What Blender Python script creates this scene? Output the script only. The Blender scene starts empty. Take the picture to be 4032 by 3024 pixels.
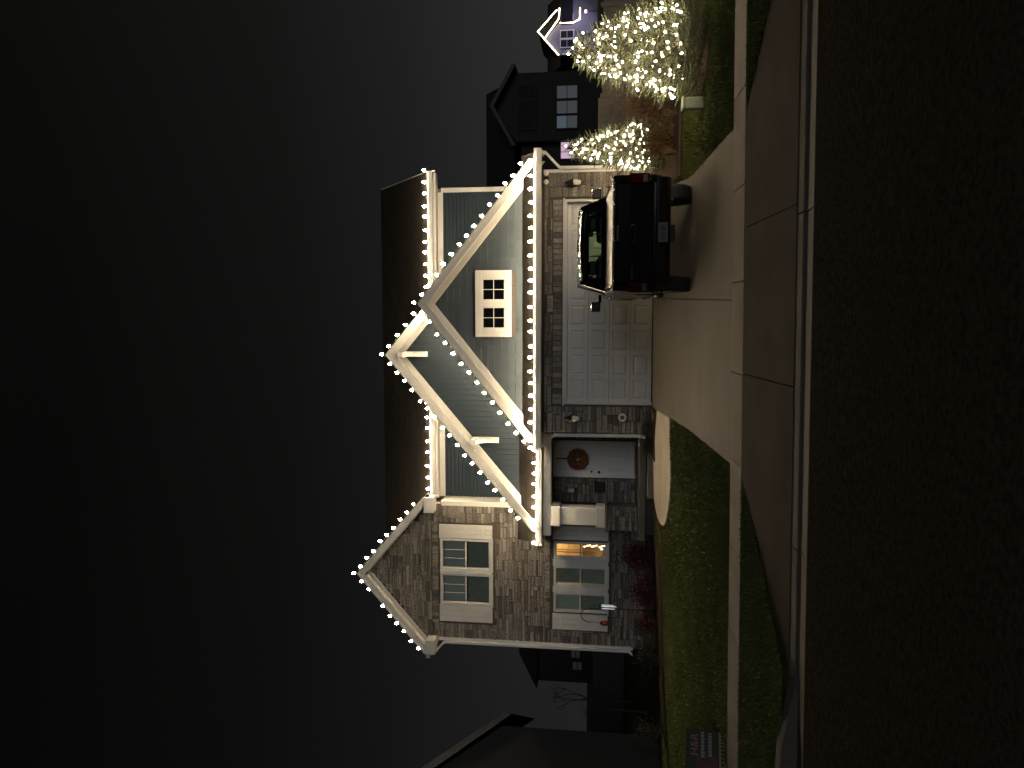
import bpy, math, random
import numpy as np
from mathutils import Vector, Matrix
rnd = random.Random(11)
R_ = math.radians
sc = bpy.context.scene
COL = sc.collection

# ------------------------------------------------------------------ camera, world, street light, exposure
CAMZ = 1.70
pitch, yaw, roll = R_(7.2), R_(5.0), 0.010
fw = Vector((-math.sin(yaw)*math.cos(pitch), math.cos(yaw)*math.cos(pitch), math.sin(pitch)))
r0 = Vector((math.cos(yaw), math.sin(yaw), 0)); u0 = r0.cross(fw)
rt = r0*math.cos(roll) + u0*math.sin(roll); up = rt.cross(fw)
cd = bpy.data.cameras.new('camera'); cam = bpy.data.objects.new('camera', cd); COL.objects.link(cam)
cd.sensor_fit = 'HORIZONTAL'; cd.sensor_width = 36; cd.lens = 26; cd.clip_end = 2000
# the photograph was taken with the phone on its side: picture right is world down, picture up is world right
ax, ay, az = -up, rt, -fw
cam.matrix_world = Matrix(((ax.x, ay.x, az.x, 0), (ax.y, ay.y, az.y, 0), (ax.z, ay.z, az.z, CAMZ), (0, 0, 0, 1)))
sc.camera = cam

wd = bpy.data.worlds.new('World'); sc.world = wd; wd.use_nodes = True
nt = wd.node_tree; nt.nodes.clear()
o_ = nt.nodes.new('ShaderNodeOutputWorld'); bg = nt.nodes.new('ShaderNodeBackground')
tc = nt.nodes.new('ShaderNodeTexCoord'); sx = nt.nodes.new('ShaderNodeSeparateXYZ'); rp = nt.nodes.new('ShaderNodeValToRGB')
nt.links.new(tc.outputs['Generated'], sx.inputs[0]); nt.links.new(sx.outputs['Z'], rp.inputs[0])
mg = nt.nodes.new('ShaderNodeMath'); mg.operation = 'MULTIPLY_ADD'; mg.inputs[1].default_value = .50; mg.inputs[2].default_value = .70; nt.links.new(sx.outputs['X'], mg.inputs[0])
nt.links.new(mg.outputs[0], bg.inputs[1]); nt.links.new(rp.outputs[0], bg.inputs[0]); nt.links.new(bg.outputs[0], o_.inputs[0]); bg.inputs[1].default_value = 1.0
el = rp.color_ramp.elements
el[0].position = 0.0; el[0].color = (.032, .032, .032, 1)
el[1].position = 1.0; el[1].color = (.0034, .0034, .0032, 1)
for p, c in ((.12, (.0265, .0265, .0265)), (.26, (.0148, .0148, .0145)), (.40, (.0084, .0084, .0080)), (.62, (.0042, .0042, .0039))):
    e = el.new(p); e.color = (*c, 1)

sd = bpy.data.lights.new('street_glow', 'SUN'); sd.energy = .34; sd.angle = R_(28); sd.color = (.90, .94, 1.0)
so = bpy.data.objects.new('street_glow', sd); COL.objects.link(so)
sdir = Vector((math.sin(R_(22)), -math.cos(R_(22)), math.tan(R_(9))))      # towards the light: a street lamp far behind the camera, to the right
so.rotation_euler = sdir.to_track_quat('Z', 'Y').to_euler()

sc.view_settings.view_transform = 'Standard'; sc.view_settings.look = 'None'
sc.view_settings.exposure = 0; sc.view_settings.gamma = 1
cy = sc.cycles
cy.use_denoising = True; cy.max_bounces = 6; cy.diffuse_bounces = 3; cy.glossy_bounces = 3
cy.transparent_max_bounces = 12; cy.transmission_bounces = 4; cy.sample_clamp_indirect = 4.0; cy.sample_clamp_direct = 0
cy.caustics_reflective = False; cy.caustics_refractive = False
cy.use_light_tree = True
sc.render.film_transparent = False
cy.pixel_filter_type = 'BLACKMAN_HARRIS'; cy.filter_width = 1.5

# ------------------------------------------------------------------ materials
M = {}
def _new(n):
    m = bpy.data.materials.new(n); m.use_nodes = True
    b = m.node_tree.nodes['Principled BSDF']; M[n] = m
    return m, m.node_tree, b
def mat(n, c, rough=.7, metal=0, var=.12, scale=6, bump=0, bscale=40, coat=0, spec=.5, c2=None, orand=0, detail=4):
    m, t, b = _new(n)
    b.inputs['Roughness'].default_value = rough; b.inputs['Metallic'].default_value = metal
    b.inputs['Coat Weight'].default_value = coat; b.inputs['Coat Roughness'].default_value = .04
    b.inputs['Specular IOR Level'].default_value = spec
    co = t.nodes.new('ShaderNodeTexCoord')
    nz = t.nodes.new('ShaderNodeTexNoise'); nz.inputs['Scale'].default_value = scale; nz.inputs['Detail'].default_value = detail
    t.links.new(co.outputs['Object'], nz.inputs['Vector'])
    r = t.nodes.new('ShaderNodeValToRGB')
    a = c2 if c2 else tuple(max(0, x*(1-var)) for x in c); d = c if c2 else tuple(x*(1+var) for x in c)
    r.color_ramp.elements[0].color = (*a, 1); r.color_ramp.elements[1].color = (*d, 1)
    r.color_ramp.elements[0].position = .3; r.color_ramp.elements[1].position = .7
    t.links.new(nz.outputs['Fac'], r.inputs[0]); last = r.outputs[0]
    if orand:
        oi = t.nodes.new('ShaderNodeObjectInfo'); g = t.nodes.new('ShaderNodeNewGeometry')
        ad = t.nodes.new('ShaderNodeMath'); ad.operation = 'ADD'; fr = t.nodes.new('ShaderNodeMath'); fr.operation = 'FRACT'
        t.links.new(oi.outputs['Random'], ad.inputs[0]); t.links.new(g.outputs['Random Per Island'], ad.inputs[1]); t.links.new(ad.outputs[0], fr.inputs[0])
        mr = t.nodes.new('ShaderNodeMapRange'); mr.inputs['To Min'].default_value = 1-orand; mr.inputs['To Max'].default_value = 1+orand
        t.links.new(fr.outputs[0], mr.inputs[0])
        mx = t.nodes.new('ShaderNodeVectorMath'); mx.operation = 'SCALE'
        t.links.new(last, mx.inputs[0]); t.links.new(mr.outputs[0], mx.inputs['Scale']); last = mx.outputs[0]
    t.links.new(last, b.inputs['Base Color'])
    if bump:
        n2 = t.nodes.new('ShaderNodeTexNoise'); n2.inputs['Scale'].default_value = bscale; n2.inputs['Detail'].default_value = 5
        t.links.new(co.outputs['Object'], n2.inputs['Vector'])
        bp = t.nodes.new('ShaderNodeBump'); bp.inputs['Strength'].default_value = bump; bp.inputs['Distance'].default_value = .02
        t.links.new(n2.outputs['Fac'], bp.inputs['Height']); t.links.new(bp.outputs[0], b.inputs['Normal'])
    return m
def emis(n, c, s):
    m, t, b = _new(n)
    b.inputs['Base Color'].default_value = (.06, .06, .06, 1); b.inputs['Emission Color'].default_value = (*c, 1); b.inputs['Emission Strength'].default_value = s
    return m
def glass(n, tint, refl=.08):
    m, t, b = _new(n); t.nodes.remove(b)
    out = t.nodes['Material Output']; tr = t.nodes.new('ShaderNodeBsdfTransparent'); tr.inputs[0].default_value = (*tint, 1)
    gl = t.nodes.new('ShaderNodeBsdfGlossy'); gl.inputs['Roughness'].default_value = .02
    mx = t.nodes.new('ShaderNodeMixShader'); fr = t.nodes.new('ShaderNodeFresnel'); fr.inputs[0].default_value = 1.5
    t.links.new(fr.outputs[0], mx.inputs[0]); t.links.new(tr.outputs[0], mx.inputs[1]); t.links.new(gl.outputs[0], mx.inputs[2])
    t.links.new(mx.outputs[0], out.inputs[0])
    return m
def stone_mat(n, cols):
    m, t, b = _new(n); b.inputs['Roughness'].default_value = .9; b.inputs['Specular IOR Level'].default_value = .2
    oi = t.nodes.new('ShaderNodeObjectInfo'); g = t.nodes.new('ShaderNodeNewGeometry')
    ad = t.nodes.new('ShaderNodeMath'); fr = t.nodes.new('ShaderNodeMath'); fr.operation = 'FRACT'
    t.links.new(oi.outputs['Random'], ad.inputs[0]); t.links.new(g.outputs['Random Per Island'], ad.inputs[1]); t.links.new(ad.outputs[0], fr.inputs[0])
    r = t.nodes.new('ShaderNodeValToRGB'); r.color_ramp.interpolation = 'LINEAR'
    for i, c in enumerate(cols):
        e = r.color_ramp.elements[i] if i < 2 else r.color_ramp.elements.new(i/(len(cols)-1))
        e.position = i/(len(cols)-1); e.color = (*c, 1)
    t.links.new(fr.outputs[0], r.inputs[0])
    nz = t.nodes.new('ShaderNodeTexNoise'); nz.inputs['Scale'].default_value = 22; nz.inputs['Detail'].default_value = 6
    t.links.new(g.outputs['Position'], nz.inputs['Vector'])
    mr = t.nodes.new('ShaderNodeMapRange'); mr.inputs['From Min'].default_value = .3; mr.inputs['From Max'].default_value = .7
    mr.inputs['To Min'].default_value = .62; mr.inputs['To Max'].default_value = 1.3
    t.links.new(nz.outputs['Fac'], mr.inputs[0])
    vm = t.nodes.new('ShaderNodeVectorMath'); vm.operation = 'SCALE'
    t.links.new(r.outputs[0], vm.inputs[0]); t.links.new(mr.outputs[0], vm.inputs['Scale']); t.links.new(vm.outputs[0], b.inputs['Base Color'])
    bp = t.nodes.new('ShaderNodeBump'); bp.inputs['Strength'].default_value = .6; bp.inputs['Distance'].default_value = .02
    t.links.new(nz.outputs['Fac'], bp.inputs['Height']); t.links.new(bp.outputs[0], b.inputs['Normal'])
    return m
def shingle_mat(n, c):
    m, t, b = _new(n); b.inputs['Roughness'].default_value = .95; b.inputs['Specular IOR Level'].default_value = .15
    co = t.nodes.new('ShaderNodeTexCoord'); mp = t.nodes.new('ShaderNodeMapping'); mp.inputs['Rotation'].default_value = (0, 0, 0)
    br = t.nodes.new('ShaderNodeTexBrick'); br.inputs['Scale'].default_value = 1.0
    br.inputs['Brick Width'].default_value = .26; br.inputs['Row Height'].default_value = .11; br.inputs['Mortar Size'].default_value = .006
    br.inputs['Color1'].default_value = (*[x*.65 for x in c], 1); br.inputs['Color2'].default_value = (*[x*1.4 for x in c], 1); br.inputs['Mortar'].default_value = (*[x*.3 for x in c], 1)
    t.links.new(co.outputs['Object'], mp.inputs[0]); t.links.new(mp.outputs[0], br.inputs['Vector'])
    t.links.new(br.outputs['Color'], b.inputs['Base Color'])
    bp = t.nodes.new('ShaderNodeBump'); bp.inputs['Strength'].default_value = .5; bp.inputs['Distance'].default_value = .02
    nz = t.nodes.new('ShaderNodeTexNoise'); nz.inputs['Scale'].default_value = 90
    t.links.new(co.outputs['Object'], nz.inputs['Vector']); t.links.new(nz.outputs['Fac'], bp.inputs['Height']); t.links.new(bp.outputs[0], b.inputs['Normal'])
    return m

mat('white', (.68, .66, .61), .45, var=.05, scale=3, bump=.05)
mat('white_metal', (.62, .61, .60), .35, var=.06, scale=4)
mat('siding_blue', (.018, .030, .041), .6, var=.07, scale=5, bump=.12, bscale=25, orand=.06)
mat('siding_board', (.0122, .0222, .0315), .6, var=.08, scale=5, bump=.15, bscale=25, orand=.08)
mat('shake', (.062, .080, .093), .8, var=.10, scale=9, bump=.25, bscale=60, orand=.09)
stone_mat('stone', [(.135, .118, .102), (.29, .262, .225), (.19, .168, .145), (.36, .33, .285), (.098, .090, .083), (.25, .232, .207), (.32, .288, .244)])
mat('mortar', (.10, .082, .062), .95, var=.2, scale=20, bump=.4)
shingle_mat('shingle', (.014, .0115, .009))
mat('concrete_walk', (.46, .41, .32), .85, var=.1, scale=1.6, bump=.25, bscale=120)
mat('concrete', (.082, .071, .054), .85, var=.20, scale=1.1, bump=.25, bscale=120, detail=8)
mat('concrete_old', (.155, .139, .115), .9, var=.16, scale=2.2, bump=.3, bscale=90, detail=8)
mat('concrete_apron', (.074, .065, .054), 1, var=.22, scale=1.3, bump=.3, bscale=90, detail=8, spec=.05)
mat('kerb_face', (.098, .088, .076), .9, var=.12, scale=3, bump=.3, bscale=90)
mat('asphalt', (.039, .0352, .031), 1, var=.42, scale=26, bump=.9, bscale=120, spec=0, detail=10)
mat('soil', (.062, .068, .022), 1, var=.3, scale=3, spec=.1)
mat('grass', (.105, .120, .033), .8, var=.35, scale=.9, spec=.15, c2=(.066, .080, .022), orand=.22)
mat('mulch', (.06, .042, .03), 1, var=.45, scale=25, bump=.9, bscale=50, spec=.1)
mat('dry_grass', (.22, .16, .085), .9, var=.2, orand=.3)
mat('needles', (.066, .080, .046), .7, var=.25, scale=12, spec=.3, orand=.30)
mat('bark', (.07, .05, .035), .95, var=.3, scale=30, bump=.5)
mat('autumn', (.23, .115, .03), .8, var=.3, scale=14, c2=(.13, .07, .02), orand=.4)
mat('red_leaf', (.055, .0045, .005), .7, var=.3, orand=.45)
mat('dark_leaf', (.022, .032, .014), .7, var=.3, orand=.4)
mat('black_plastic', (.012, .012, .012), .45)
mat('bronze', (.03, .024, .018), .4, metal=.6)
mat('frosted', (.75, .72, .64), .3)
mat('blind', (.62, .64, .56), .7, var=.06)
mat('curtain_dark', (.36, .37, .30), .8, var=.1)
mat('void', (.012, .012, .012), .9)
glass('pane_glass', (.92, .95, .93)); glass('tint_glass', (.60, .72, .58))
mat('door_white', (.84, .82, .78), .4, var=.03, scale=2)
mat('garage_white', (.64, .63, .60), .42, var=.03, scale=2, bump=.05, bscale=60)
mat('wood_int', (.55, .36, .16), .5, var=.15, scale=5)
mat('wall_int', (.75, .60, .38), .8, var=.05)
mat('paint_black', (.003, .003, .0033), .18, coat=.35, var=.05, spec=.25)
mat('chrome', (.6, .6, .6), .12, metal=1, var=.05)
mat('rubber', (.012, .012, .012), .8, bump=.2)
mat('lamp_red', (.035, .002, .003), .10, coat=1, var=.1)
mat('lamp_clear', (.08, .06, .065), .1, coat=1)
mat('tonneau', (.045, .042, .038), .40, coat=0)
mat('plate', (.06, .07, .074), .4)
mat('sign_black', (.015, .014, .014), .4); mat('sign_red', (.10, .022, .015), .5, c2=(.02, .006, .006), scale=14); mat('sign_white', (.20, .20, .19), .5)
mat('sign_yellow', (.24, .17, .05), .5); mat('sign_cream', (.36, .30, .23), .5); mat('sign_orange', (.25, .12, .07), .5)
mat('fence_tan', (.17, .145, .11), .7, var=.08, scale=3, orand=.05)
mat('far_siding', (.016, .013, .010), .8, var=.1, orand=.05); mat('far_trim', (.05, .045, .04), .7); mat('far_roof', (.014, .014, .013), .95)
mat('far_purple', (.20, .20, .26), .8, var=.08); mat('fence_grey', (.055, .055, .055), .8)
mat('pedestal', (.20, .245, .18), .6, var=.08)
mat('rope', (.10, .07, .04), .9); mat('green_wire', (.01, .03, .012), .6)
mat('lantern_red', (.35, .02, .015), .08, coat=1)
mat('wreath_leaf', (.46, .21, .085), .8, var=.3, scale=20, c2=(.22, .085, .035), orand=.5)
BULB = emis('bulb_glow', (1.0, .79, .52), 420)
TBULB = emis('tree_bulb_glow', (1.0, .78, .50), 200)
for m_ in (BULB, TBULB):                     # no two bulbs burn quite alike
    t_ = m_.node_tree; b_ = t_.nodes['Principled BSDF']; oi_ = t_.nodes.new('ShaderNodeObjectInfo'); mr_ = t_.nodes.new('ShaderNodeMapRange')
    k_ = b_.inputs['Emission Strength'].default_value; mr_.inputs['To Min'].default_value = k_*.62; mr_.inputs['To Max'].default_value = k_*1.38
    t_.links.new(oi_.outputs['Random'], mr_.inputs[0]); t_.links.new(mr_.outputs[0], b_.inputs['Emission Strength'])
emis('far_bulb_glow', (1.0, .84, .55), 9); emis('room_bulb', (1.0, .70, .32), 8); emis('blue_bulb', (.62, .80, 1.0), 3)
emis('screen_blue', (.42, .60, .72), .11); emis('screen_grey', (.42, .47, .50), .075); emis('screen_pink', (.92, .62, .86), .62); emis('pink_dim', (.5, .42, .48), .12)
emis('green_glow', (.25, .9, .5), 1.2); emis('dim_window', (.55, .45, .36), .02); emis('flood_pink', (1, .55, .95), 5)

# ------------------------------------------------------------------ mesh helpers
class MB:
    def __init__(s): s.v = []; s.f = []
    def add(s, vs, fs):
        n = len(s.v); s.v += [tuple(p) for p in vs]; s.f += [tuple(i+n for i in f) for f in fs]; return s
    def box(s, x0, x1, y0, y1, z0, z1):
        return s.add([(x0,y0,z0),(x1,y0,z0),(x1,y1,z0),(x0,y1,z0),(x0,y0,z1),(x1,y0,z1),(x1,y1,z1),(x0,y1,z1)],
                     [(0,3,2,1),(4,5,6,7),(0,1,5,4),(1,2,6,5),(2,3,7,6),(3,0,4,7)])
    def prism(s, pts, a, b, axis='y'):          # pts in the plane (x,z) for y, (y,z) for x, (x,y) for z
        n = len(pts)
        def P(p, t): return (p[0], t, p[1]) if axis == 'y' else ((t, p[0], p[1]) if axis == 'x' else (p[0], p[1], t))
        ar = sum(pts[i][0]*pts[(i+1) % n][1]-pts[(i+1) % n][0]*pts[i][1] for i in range(n))
        if (ar < 0) != (axis == 'y' and False): pts = pts[::-1] if ar < 0 else pts
        vs = [P(p, a) for p in pts]+[P(p, b) for p in pts]
        fr, bk = tuple(range(n)), tuple(range(2*n-1, n-1, -1))
        sd_ = [(i, i+n, (i+1) % n+n, (i+1) % n) for i in range(n)]
        if axis != 'y': fr, bk, sd_ = fr[::-1], bk[::-1], [q[::-1] for q in sd_]
        return s.add(vs, [fr, bk]+sd_)
    def tube(s, pts, r, n=8, caps=True):
        pts = [Vector(p) for p in pts]; rr = r if isinstance(r, (list, tuple)) else [r]*len(pts)
        base = len(s.v); prev = None
        for i, p in enumerate(pts):
            d = (pts[min(i+1, len(pts)-1)]-pts[max(i-1, 0)]).normalized()
            a = Vector((0, 0, 1)) if abs(d.z) < .9 else Vector((1, 0, 0))
            if prev is not None: a = prev
            x = d.cross(a); x = x.normalized() if x.length > 1e-6 else Vector((1, 0, 0)); y = x.cross(d).normalized(); prev = y
            for k in range(n):
                t = 2*math.pi*k/n; s.v.append(tuple(p+(x*math.cos(t)+y*math.sin(t))*rr[i]))
        for i in range(len(pts)-1):
            for k in range(n):
                a0 = base+i*n+k; b0 = base+i*n+(k+1) % n; s.f.append((a0, a0+n, b0+n, b0))
        if caps:
            s.f.append(tuple(base+k for k in range(n))); s.f.append(tuple(base+(len(pts)-1)*n+k for k in range(n-1, -1, -1)))
        return s
    def lathe(s, prof, c=(0,0,0), n=12, axis='z'):
        base = len(s.v)
        for r, h in prof:
            for k in range(n):
                t = 2*math.pi*k/n; a, b = r*math.cos(t), r*math.sin(t)
                p = (a, b, h) if axis == 'z' else ((a, h, b) if axis == 'y' else (h, a, b))
                s.v.append((p[0]+c[0], p[1]+c[1], p[2]+c[2]))
        for i in range(len(prof)-1):
            for k in range(n):
                a0 = base+i*n+k; b0 = base+i*n+(k+1) % n; s.f.append((a0, b0, b0+n, a0+n))
        s.f.append(tuple(base+k for k in range(n))[::-1]); s.f.append(tuple(base+(len(prof)-1)*n+k for k in range(n)))
        return s
    def torus(s, c, R, r, n=24, k=8, axis='y'):
        base = len(s.v)
        for i in range(n):
            t = 2*math.pi*i/n
            for j in range(k):
                u = 2*math.pi*j/k; a = (R+r*math.cos(u)); p = (a*math.cos(t), r*math.sin(u), a*math.sin(t))
                if axis == 'z': p = (p[0], p[2], p[1])
                if axis == 'x': p = (p[1], p[0], p[2])
                s.v.append((p[0]+c[0], p[1]+c[1], p[2]+c[2]))
        for i in range(n):
            for j in range(k):
                s.f.append((base+i*k+j, base+((i+1) % n)*k+j, base+((i+1) % n)*k+(j+1) % k, base+i*k+(j+1) % k))
        return s
    def mesh(s, name, m, smooth=False):
        me = bpy.data.meshes.new(name); me.from_pydata(s.v, [], s.f); me.update()
        me.materials.append(M[m] if isinstance(m, str) else m)
        if smooth: me.polygons.foreach_set('use_smooth', [True]*len(me.polygons))
        return me
    def build(s, name, m, parent=None, smooth=False, bevel=0, local=False):
        return link(name, s.mesh(name, m, smooth), parent, bevel, local)
def link(name, me, parent=None, bevel=0, local=False):
    o = bpy.data.objects.new(name, me); COL.objects.link(o)
    if parent is not None:
        o.parent = parent
        if not local and parent.type == 'EMPTY': o.location = -parent.location
    if bevel:
        b = o.modifiers.new('bevel', 'BEVEL'); b.width = bevel; b.segments = 2; b.limit_method = 'ANGLE'; b.angle_limit = R_(40)
    return o
def tag(o, label=None, cat=None, group=None, kind=None):
    if label: o['label'] = label
    if cat: o['category'] = cat
    if group: o['group'] = group
    if kind: o['kind'] = kind
    return o
def thing(name, label, cat, loc=(0, 0, 0), group=None, kind=None):
    o = bpy.data.objects.new(name, None); COL.objects.link(o); o.location = loc; o.empty_display_size = .2
    return tag(o, label, cat, group, kind)
def text(name, s, size, m, parent, mw, local=False):
    cu = bpy.data.curves.new(name, 'FONT'); cu.body = s; cu.size = size; cu.align_x = 'CENTER'; cu.align_y = 'CENTER'; cu.extrude = .002
    cu.materials.append(M[m]); o0 = bpy.data.objects.new(name, cu); me = bpy.data.meshes.new_from_object(o0); bpy.data.objects.remove(o0)
    o = bpy.data.objects.new(name, me); COL.objects.link(o); o.parent = parent
    off = Matrix.Translation(-parent.location) if (parent and parent.type == 'EMPTY' and not local) else Matrix.Identity(4)
    o.matrix_local = off @ mw
    return o
FACE = Matrix.Rotation(math.pi/2, 4, 'X')      # text standing upright, facing the street (-Y)
def lerp(a, b, t): return a+(b-a)*t
def interp(tab, x):
    if x <= tab[0][0]: return tab[0][1]
    for (a, u), (b, v) in zip(tab, tab[1:]):
        if x <= b: return u+(v-u)*(x-a)/(b-a)
    return tab[-1][1]
def sstep(a, b, x):
    t = min(1, max(0, (x-a)/(b-a))); return t*t*(3-2*t)

# ------------------------------------------------------------------ terrain
BASE = [(6.70, .12), (8.48, .185), (9.1, .207), (13.0, .275), (15.2, .42), (17.8, .60), (24, .62), (40, 1.0), (60, 2.0), (90, 3.2), (200, 6), (600, 8)]
def H(x, y):
    h = interp(BASE, y)+.013*max(-12, min(12, x))*(1-sstep(9, 16, y))
    if x < -2.3: h -= .052*min(11, (-x-2.3))*sstep(9.0, 15, y)*(1-sstep(22, 34, y))
    return h
DRIVE = [(6.70, .042), (8.48, .19), (9.1, .212), (13.0, .280), (15.2, .425), (17.8, .605)]
def HD(x, y): return interp(DRIVE, y)+.013*x*(1-sstep(9, 16, y))
def patch(xl, xr, ys, zf, nx=8, top=0.0, thick=.12):
    m = MB(); ny = len(ys); g = []
    for y in ys:
        a, b = xl(y), xr(y)
        g.append([(lerp(a, b, i/nx), y) for i in range(nx+1)])
    vs = [(x, y, zf(x, y)+top) for row in g for x, y in row]; fs = []
    for j in range(ny-1):
        for i in range(nx):
            a = j*(nx+1)+i; fs.append((a, a+1, a+nx+2, a+nx+1))
    n = len(vs); rim = list(range(nx+1))+[j*(nx+1)+nx for j in range(1, ny)]+[(ny-1)*(nx+1)+i for i in range(nx-1, -1, -1)]+[j*(nx+1) for j in range(ny-2, 0, -1)]
    vs += [(vs[i][0], vs[i][1], vs[i][2]-thick) for i in rim]
    for k in range(len(rim)):
        k2 = (k+1) % len(rim); fs.append((rim[k], n+k, n+k2, rim[k2]))
    return m.add(vs, fs)
def frange(a, b, n): return [lerp(a, b, i/n) for i in range(n+1)]

apL = lambda y: lerp(-3.25, -1.75, min(1, max(0, (y-6.72)/(8.48-6.72))))
apR = lambda y: lerp(3.95, 2.22, min(1, max(0, (y-6.72)/(8.48-6.72))))
dvL = lambda y: lerp(-1.74, -2.06, (y-9.1)/(17.75-9.1))
dvR = lambda y: interp([(9.1, 2.22), (13.0, 2.40), (17.75, 2.95)], y)
xs = sorted(set([-400, -200, -100, -60, -40]+[round(-30+.75*i, 3) for i in range(81)]+[40, 60, 100, 200, 400]))
ys = sorted(set([6.80, 7.2, 7.6, 8.0, 8.48, 8.8, 9.1]+[9.1+.6*i for i in range(1, 26)]+[26, 30, 36, 42, 50, 60, 75, 90, 130, 200, 400, 900]))
def GZ(x, y):
    z = H(x, y)-.015
    if apL(y)-.75 < x < apR(y)+.75 and y < 9.2: z -= .15
    if -2.9 < x < 3.7 and 9.0 < y < 17.9: z -= .10
    return z
g = MB(); nx = len(xs)
g.add([(x, y, GZ(x, y)) for y in ys for x in xs], [(j*nx+i, j*nx+i+1, (j+1)*nx+i+1, (j+1)*nx+i) for j in range(len(ys)-1) for i in range(nx-1)])
tag(g.build('ground', 'soil', smooth=True), 'dark lawn soil sloping up from the street to the houses', kind='structure')
rd = MB(); rx = frange(-90, 90, 90); ry = [-30, -10, -2, 0, 2, 4, 5, 6, 6.40]
rz = lambda x, y: .013*max(-12, min(12, x))+.012+.018*min(3.2, max(0, 6.4-y))
rd.add([(x, y, rz(x, y)) for y in ry for x in rx], [(j*91+i, j*91+i+1, (j+1)*91+i+1, (j+1)*91+i) for j in range(8) for i in range(90)])
tag(rd.build('road', 'asphalt', smooth=True), 'dark asphalt street in the foreground', kind='structure')

def struct(name, label): return thing(name, label, None, kind='structure')
kb = struct('kerb', 'pale concrete kerb and gutter along the street')
lx = lambda x: .013*max(-12, min(12, x))
def kerb_seg(x0, x1):
    n = max(2, int((x1-x0)/.25)); m = MB(); rows = []
    for i in range(n+1):
        x = lerp(x0, x1, i/n)
        w = 1-min(sstep(-4.05, -3.2, x), 1-sstep(3.9, 4.7, x))      # 1 = full height kerb, 0 = dropped at the driveway
        z1 = lerp(.030, .150, w); zb = lerp(.042, .155, w)
        rows.append([(x, 6.385, -.06+lx(x)), (x, 6.385, .018+lx(x)), (x, 6.60, .004+lx(x)), (x, 6.622, .006+lx(x)), (x, 6.650, z1-.006+lx(x)), (x, 6.668, z1+lx(x)), (x, 6.80, zb+lx(x)), (x, 6.80, -.1+lx(x))])
    k = 8; vs = [p for r in rows for p in r]
    fs = [(i*k+j, (i+1)*k+j, (i+1)*k+j+1, i*k+j+1) for i in range(n) for j in range(k-1)]
    fs = [f[::-1] for f in fs]
    m.add(vs, fs+[tuple(range(k)), tuple(range(n*k+k-1, n*k-1, -1))])
    return m
x = -28.6
while x < 30:
    kerb_seg(x, x+2.94).build('kerb_stone', 'kerb_face', kb); x += 2.952
sw = struct('sidewalk', 'narrow pale concrete sidewalk crossing the driveway')
x = -.62-1.05*26
while x < 30:
    a, b = x+.006, x+1.044
    patch(lambda y: a, lambda y: b, [8.485, 8.79, 9.095], lambda X, Y: lerp(.19, .212, (Y-8.48)/.62)+lx(X), 2, .004+rnd.uniform(-.002, .002)).build('slab', 'concrete_old', sw); x += 1.05
ap = struct('driveway_apron', 'grey concrete apron between street and sidewalk')
for a, b in ((apL, lambda y: -.606), (lambda y: -.594, lambda y: .994), (lambda y: 1.006, apR)):
    patch(a, b, frange(6.805, 8.475, 6), HD, 5, 0).build('slab', 'concrete_apron', ap)
dv = struct('driveway', 'pale concrete driveway sloping up to the garage')
jm = lambda y: lerp(.23, .50, (y-9.1)/8.65)
for a, b in ((dvL, lambda y: jm(y)-.007), (lambda y: jm(y)+.007, dvR)):
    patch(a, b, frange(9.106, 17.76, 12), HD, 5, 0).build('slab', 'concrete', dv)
wk = struct('front_walk', 'curved concrete walk from driveway to porch step')
wl = [(15.05, -3.2), (15.4, -3.9), (16.0, -4.45), (16.7, -4.62), (17.3, -4.55), (17.75, -4.3)]
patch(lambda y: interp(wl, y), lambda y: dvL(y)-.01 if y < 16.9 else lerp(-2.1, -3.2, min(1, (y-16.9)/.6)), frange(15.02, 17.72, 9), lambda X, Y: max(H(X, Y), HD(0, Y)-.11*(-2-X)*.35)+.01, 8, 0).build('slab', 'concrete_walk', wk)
def bed(name, label, xl, xr, y0, y1):
    return tag(patch(xl, xr, frange(y0, y1, 8), lambda X, Y: H(X, Y)+.03+.012*math.sin(X*9)*math.sin(Y*7), 14, 0, .08).build(name, 'mulch', smooth=True), label, kind='structure')
bed('planting_bed', 'dark mulch bed along the stone wing', lambda y: -9.6-.3*(19.4-y), lambda y: interp([(17.2, -5.8), (17.8, -4.6), (19.4, -4.5)], y), 17.25, 19.42)
bed('planting_bed', 'mulch bed with shrubs beside the garage', lambda y: dvR(min(y, 17.7))+.02, lambda y: interp([(14.1, 3.9), (15, 4.5), (19, 4.7)], y), 14.1, 20.5)
bed('planting_bed', 'round mulch patch under the large lit spruce', lambda y: 4.02-math.sqrt(max(.0025, .62**2-(y-11.75)**2)), lambda y: 4.02+math.sqrt(max(.0025, .62**2-(y-11.75)**2)), 11.15, 12.35)
bed('planting_bed', 'dark mulch pocket at the garage corner', lambda y: -3.3, lambda y: -2.12, 17.3, 17.78)
ed = MB(); ed.tube([(x, 14.08, H(x, 14.08)+.04) for x in frange(2.62, 3.9, 8)], .022, 6)
tag(ed.build('bed_edging', 'concrete'), 'pale edging strip between lawn and shrub bed', 'edging')
ed = MB(); ed.tube([(x, lerp(17.22, 16.4, (-8.2-x)/4), H(x, lerp(17.22, 16.4, (-8.2-x)/4))+.04) for x in frange(-12.2, -8.2, 10)], .016, 6)
tag(ed.build('bed_edging', 'chrome'), 'thin shiny metal edging at the left lawn', 'edging')

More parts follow.
